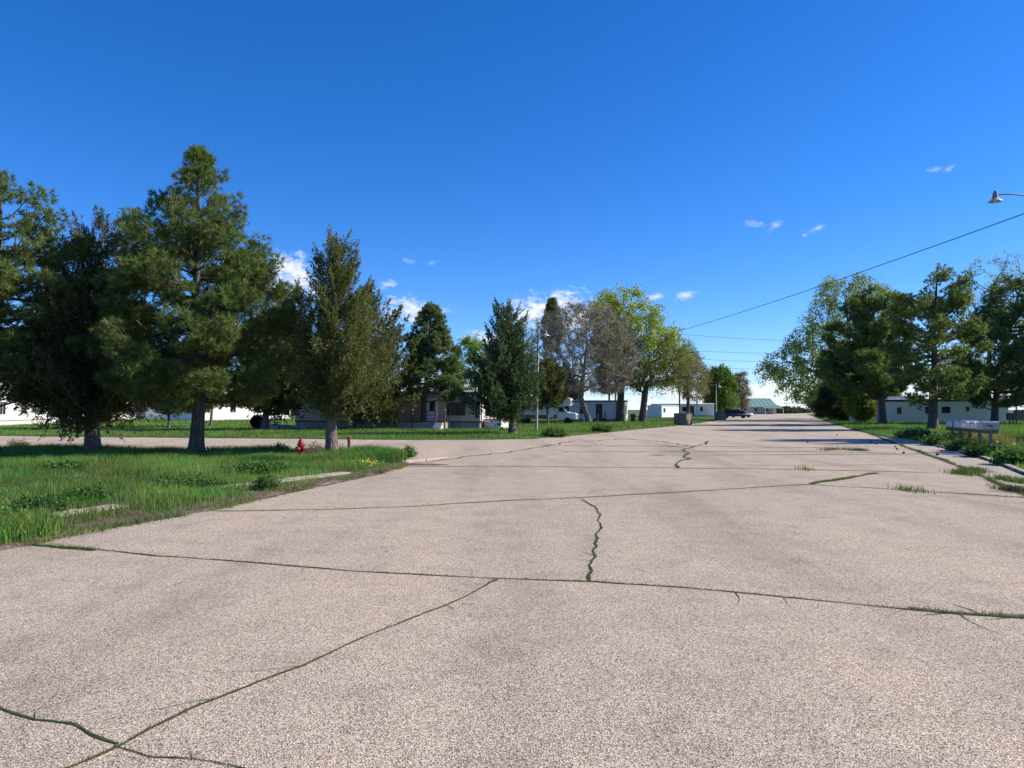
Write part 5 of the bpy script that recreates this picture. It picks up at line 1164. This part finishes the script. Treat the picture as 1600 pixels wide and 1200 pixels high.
m = MB(); m.lathe([(.0, 0), (.26, 0), (.32, .95), (.0, .95)], 16); m.build('body', MAT['trim_dark'], cans); m = MB(); m.lathe([(.35, .952), (.35, 1.0), (.25, 1.08), (0, 1.1)], 16); m.build('lid', MAT['trim_dark'], cans)
for i, (x, y, h) in enumerate(((870, 666, 1.5), (934, 663.5, 1.2), (752, 676, 2.3), (610, 668, .9))):
    m = MB(); m.tube([(0, 0, 0), (0.02, 0, h)], .04, 7); m.tube([(0.02, 0, h + .001), (.02, 0, h + .03)], .05, 7); o = m.build('fence_post', MAT['pole_dark' if i else 'metal_grey']); o.location = G(x, y)
    tag(o, ['thin grey stake in the grass before the motorhome', 'thin dark stake in the grass right of the bench', 'thin dark stake at the sunny corner of the tan home', 'short dark stake left of the grey deck'][i], 'stake')

# leafy weeds and small bushes on the verges
def weed(label, c, h, w, col, seed, n=60, leaf=.06, name='weed_bush', z0=0.0, spiky=False, group='weeds on the near lawn', cat='weed'):
    rng = np.random.default_rng(seed); root = thing(name, label, cat, Vector((c.x, c.y, z0)), 0, group); st = []
    pos = []
    for k in range(n):
        th = rng.random() * 6.28; r = w * math.sqrt(rng.random()); q = 1 - (r / w) ** 2 * .55; tip = np.array([math.cos(th) * r, math.sin(th) * r, h * q * rng.uniform(.6, 1.05)])
        b = np.array([tip[0] * .3, tip[1] * .3, 0]); mid = (b + tip) / 2 + np.array([tip[0] * .12, tip[1] * .12, .05 * h]); st.append((np.stack([b, mid, tip]), np.array([.008, .006, .004])))
        m = 14; t = rng.uniform(.35, 1.05, (m, 1)); pos.append(b + (tip - b) * t + rng.normal(0, leaf * .9, (m, 3)))
    V, F = tube_np(st, 3); tag(link('stems', np_mesh('stems', V, F), MAT['dead_stem'], root), kind='stuff')
    p = np.concatenate(pos); p[:, 2] = np.maximum(p[:, 2], .01); m = len(p); u = unit(rng.standard_normal((m, 3)) + [0, 0, .3]); v = unit(np.cross(u, rng.standard_normal((m, 3)))); s = leaf * rng.uniform(.6, 1.3, (m, 1)); kx = .16 if spiky else .42
    V = np.stack([p - u * s * .6, p + v * s * kx, p + u * s * .6, p - v * s * kx], 1).reshape(-1, 3)
    tag(link('leaves', np_mesh('leaves', V, np.arange(4 * m).reshape(-1, 4), np.repeat(fol_cols(m, rng, col, .35), 4, 0)), MAT['leaves'], root), kind='stuff')
for i, (lab, px, py, h, w, col, n, sp) in enumerate((
        ('round dark green weed bush at the kerb below the pines', 418, 768, .32, .23, (.085, .18, .04), 70, False),
        ('leafy green weed at the very tip of the near lawn', 640, 716, .36, .26, (.13, .22, .05), 60, False),
        ('pale spindly weed just left of the lawn-tip weed', 621, 717, .26, .2, (.17, .22, .09), 34, False),
        ('broad green weed clump against the left frame edge', 8, 836, .34, .34, (.09, .2, .04), 120, False),
        ('low dark clover clump left on the near lawn', 62, 806, .26, .45, (.055, .15, .03), 150, False),
        ('clover clump in the middle of the near lawn', 136, 786, .22, .4, (.06, .16, .03), 120, False),
        ('wide clover clump right of centre on the near lawn', 295, 768, .24, .7, (.06, .155, .03), 200, False),
        ('long clover clump on the lawn below the hydrant', 400, 742, .24, .8, (.06, .155, .03), 220, False),
        ('clover clump near the pale bare patch', 100, 738, .2, .6, (.065, .165, .03), 130, False),
        ('grey-brown dead bush between hydrant and cedar trunk', 489, 714, .52, .38, (.2, .18, .14), 60, True),
        ('small dry rust-coloured weed near the left street edge', 36, 702, .34, .22, (.2, .09, .06), 40, True),
        ('pale sage weed next to the rust-coloured one', 20, 701, .4, .25, (.16, .2, .12), 40, True),
        ('green weed clump on the street edge left of the hydrant', 437, 710, .38, .3, (.08, .17, .04), 50, False),
        ('small purple-brown weed at the bollard foot', 532, 709, .3, .28, (.13, .1, .09), 30, True))):
    weed(lab, G(px, py), h, w, col, 300 + i, n, .045 if py > 760 else .06, 'weed_bush', ISL_Z, sp)
for i, (lab, px, py, h, w, col) in enumerate((('tall dark weeds at the kerb below the nearest mailbox', 1542, 716, .34, .6, (.055, .12, .035)), ('dark weed mass below the middle mailboxes', 1508, 706, .34, .7, (.055, .12, .035)), ('weed mass left of the mailboxes at the kerb', 1470, 697, .36, .8, (.065, .14, .035)),
        ('rank green weeds at the right frame edge', 1592, 729, .38, .6, (.08, .18, .04)), ('dark green weed bank left of the open pine', 1428, 687, .45, 1.0, (.06, .14, .035)), ('weeds on the left corner by the side street', 860, 683.5, .5, .8, (.1, .19, .045)), ('dense green weed clump on the left corner', 935, 676, .5, .8, (.08, .17, .035)))):
    weed(lab, G(px, py) + Vector((.3, .5, 0)), h, w, col, 340 + i, 170, .1, 'weed_bush', .05, group='weeds on the far verges')
# dandelions
rng = np.random.default_rng(77); n = 38; a, b = G(564, 731), G(590, 734); m = MB()
for k in range(n):
    t = rng.random(); p = a.lerp(b, t) + Vector((rng.normal(0, .12), rng.normal(0, .3), 0)); z = .12 + rng.random() * .12; r = .014 + .01 * rng.random(); tl = Vector((rng.normal(0, .4), -.5 + rng.normal(0, .3), 1)).normalized(); M = Matrix.Translation((p.x, p.y, z)) @ tl.to_track_quat('Z', 'Y').to_matrix().to_4x4()
    vs = [M @ Vector((0, 0, .012))] + [M @ Vector((r * math.cos(q * .785), r * math.sin(q * .785), 0)) for q in range(8)]; m.add(vs, [(0, 1 + q, 1 + (q + 1) % 8) for q in range(8)])
tag(m.build('dandelion_patch', MAT['flower_yellow']), 'patch of yellow dandelions near the tip of the near lawn', 'flowers', kind='stuff')
# pine cones on the gutter pan
def cone_mesh():
    m = MB()
    for k in range(34):
        t = k / 34; z = -.04 + .085 * t; r = .032 * math.sin(math.pi * (t * .82 + .12)); a = k * 2.39996
        o = Vector((math.cos(a), math.sin(a), 0)); s = Vector((-o.y, o.x, 0)) * .011; c = o * r + Vector((0, 0, z)); m.add([c * .5 - s, c * .5 + s, c + o * .012 + Vector((0, 0, .01)), Vector((0, 0, z + .01))], [(0, 1, 2), (0, 2, 3), (1, 3, 2)])
    return m.build('pine_cone', MAT['cone_brown'])
first = cone_mesh()
spots = [(1361, 692), (1369, 694.5), (1399, 699), (1436, 706), (1464, 712), (1471, 706), (1401, 703), (1412, 709), (1308, 681), (1262, 692), (1540, 719), (1535, 718)]
wh = ['leftmost pair, upper', 'leftmost pair, lower', 'single, left of the gutter joint', 'largest, on the pale gutter', 'nearest, on the pale gutter', 'up against the kerb shade', 'just on the gutter joint', 'below the gutter joint', 'out on the road in the far shade', 'farthest out on the open road', 'right of the pair under the mailboxes', 'left of the pair under the mailboxes']
for i, ((x, y), w_) in enumerate(zip(spots, wh)):
    o = first if i == 0 else first.copy()
    if i: COL.objects.link(o)
    o.location = G(x, y) + Vector((0, 0, .04)); o.rotation_euler = (1.4 + i, .3 * i, i * 1.3); s = 1.5 if i in (3, 4) else 1.2; o.scale = (s, s, s); tag(o, 'dark pine cone lying on the pavement, ' + w_, 'pine cone', 'pine cones on the road')
# far shrubs on the skyline past the hall
for i, (px, w_, dd, h_) in enumerate(((1222, 5, 300, 2.2), (1236, 4, 320, 1.6), (1250, 4, 340, 1.4))):
    c = P(px, 645, dd); weed(['low dark bush right of the green-roofed hall', 'second skyline bush right of the hall', 'third skyline bush right of the hall'][i], Vector((c.x, c.y, 0)), h_, w_, (.05, .07, .035), 400 + i, 90, .8, 'far_shrub', 0, group='skyline shrubs', cat='shrub')
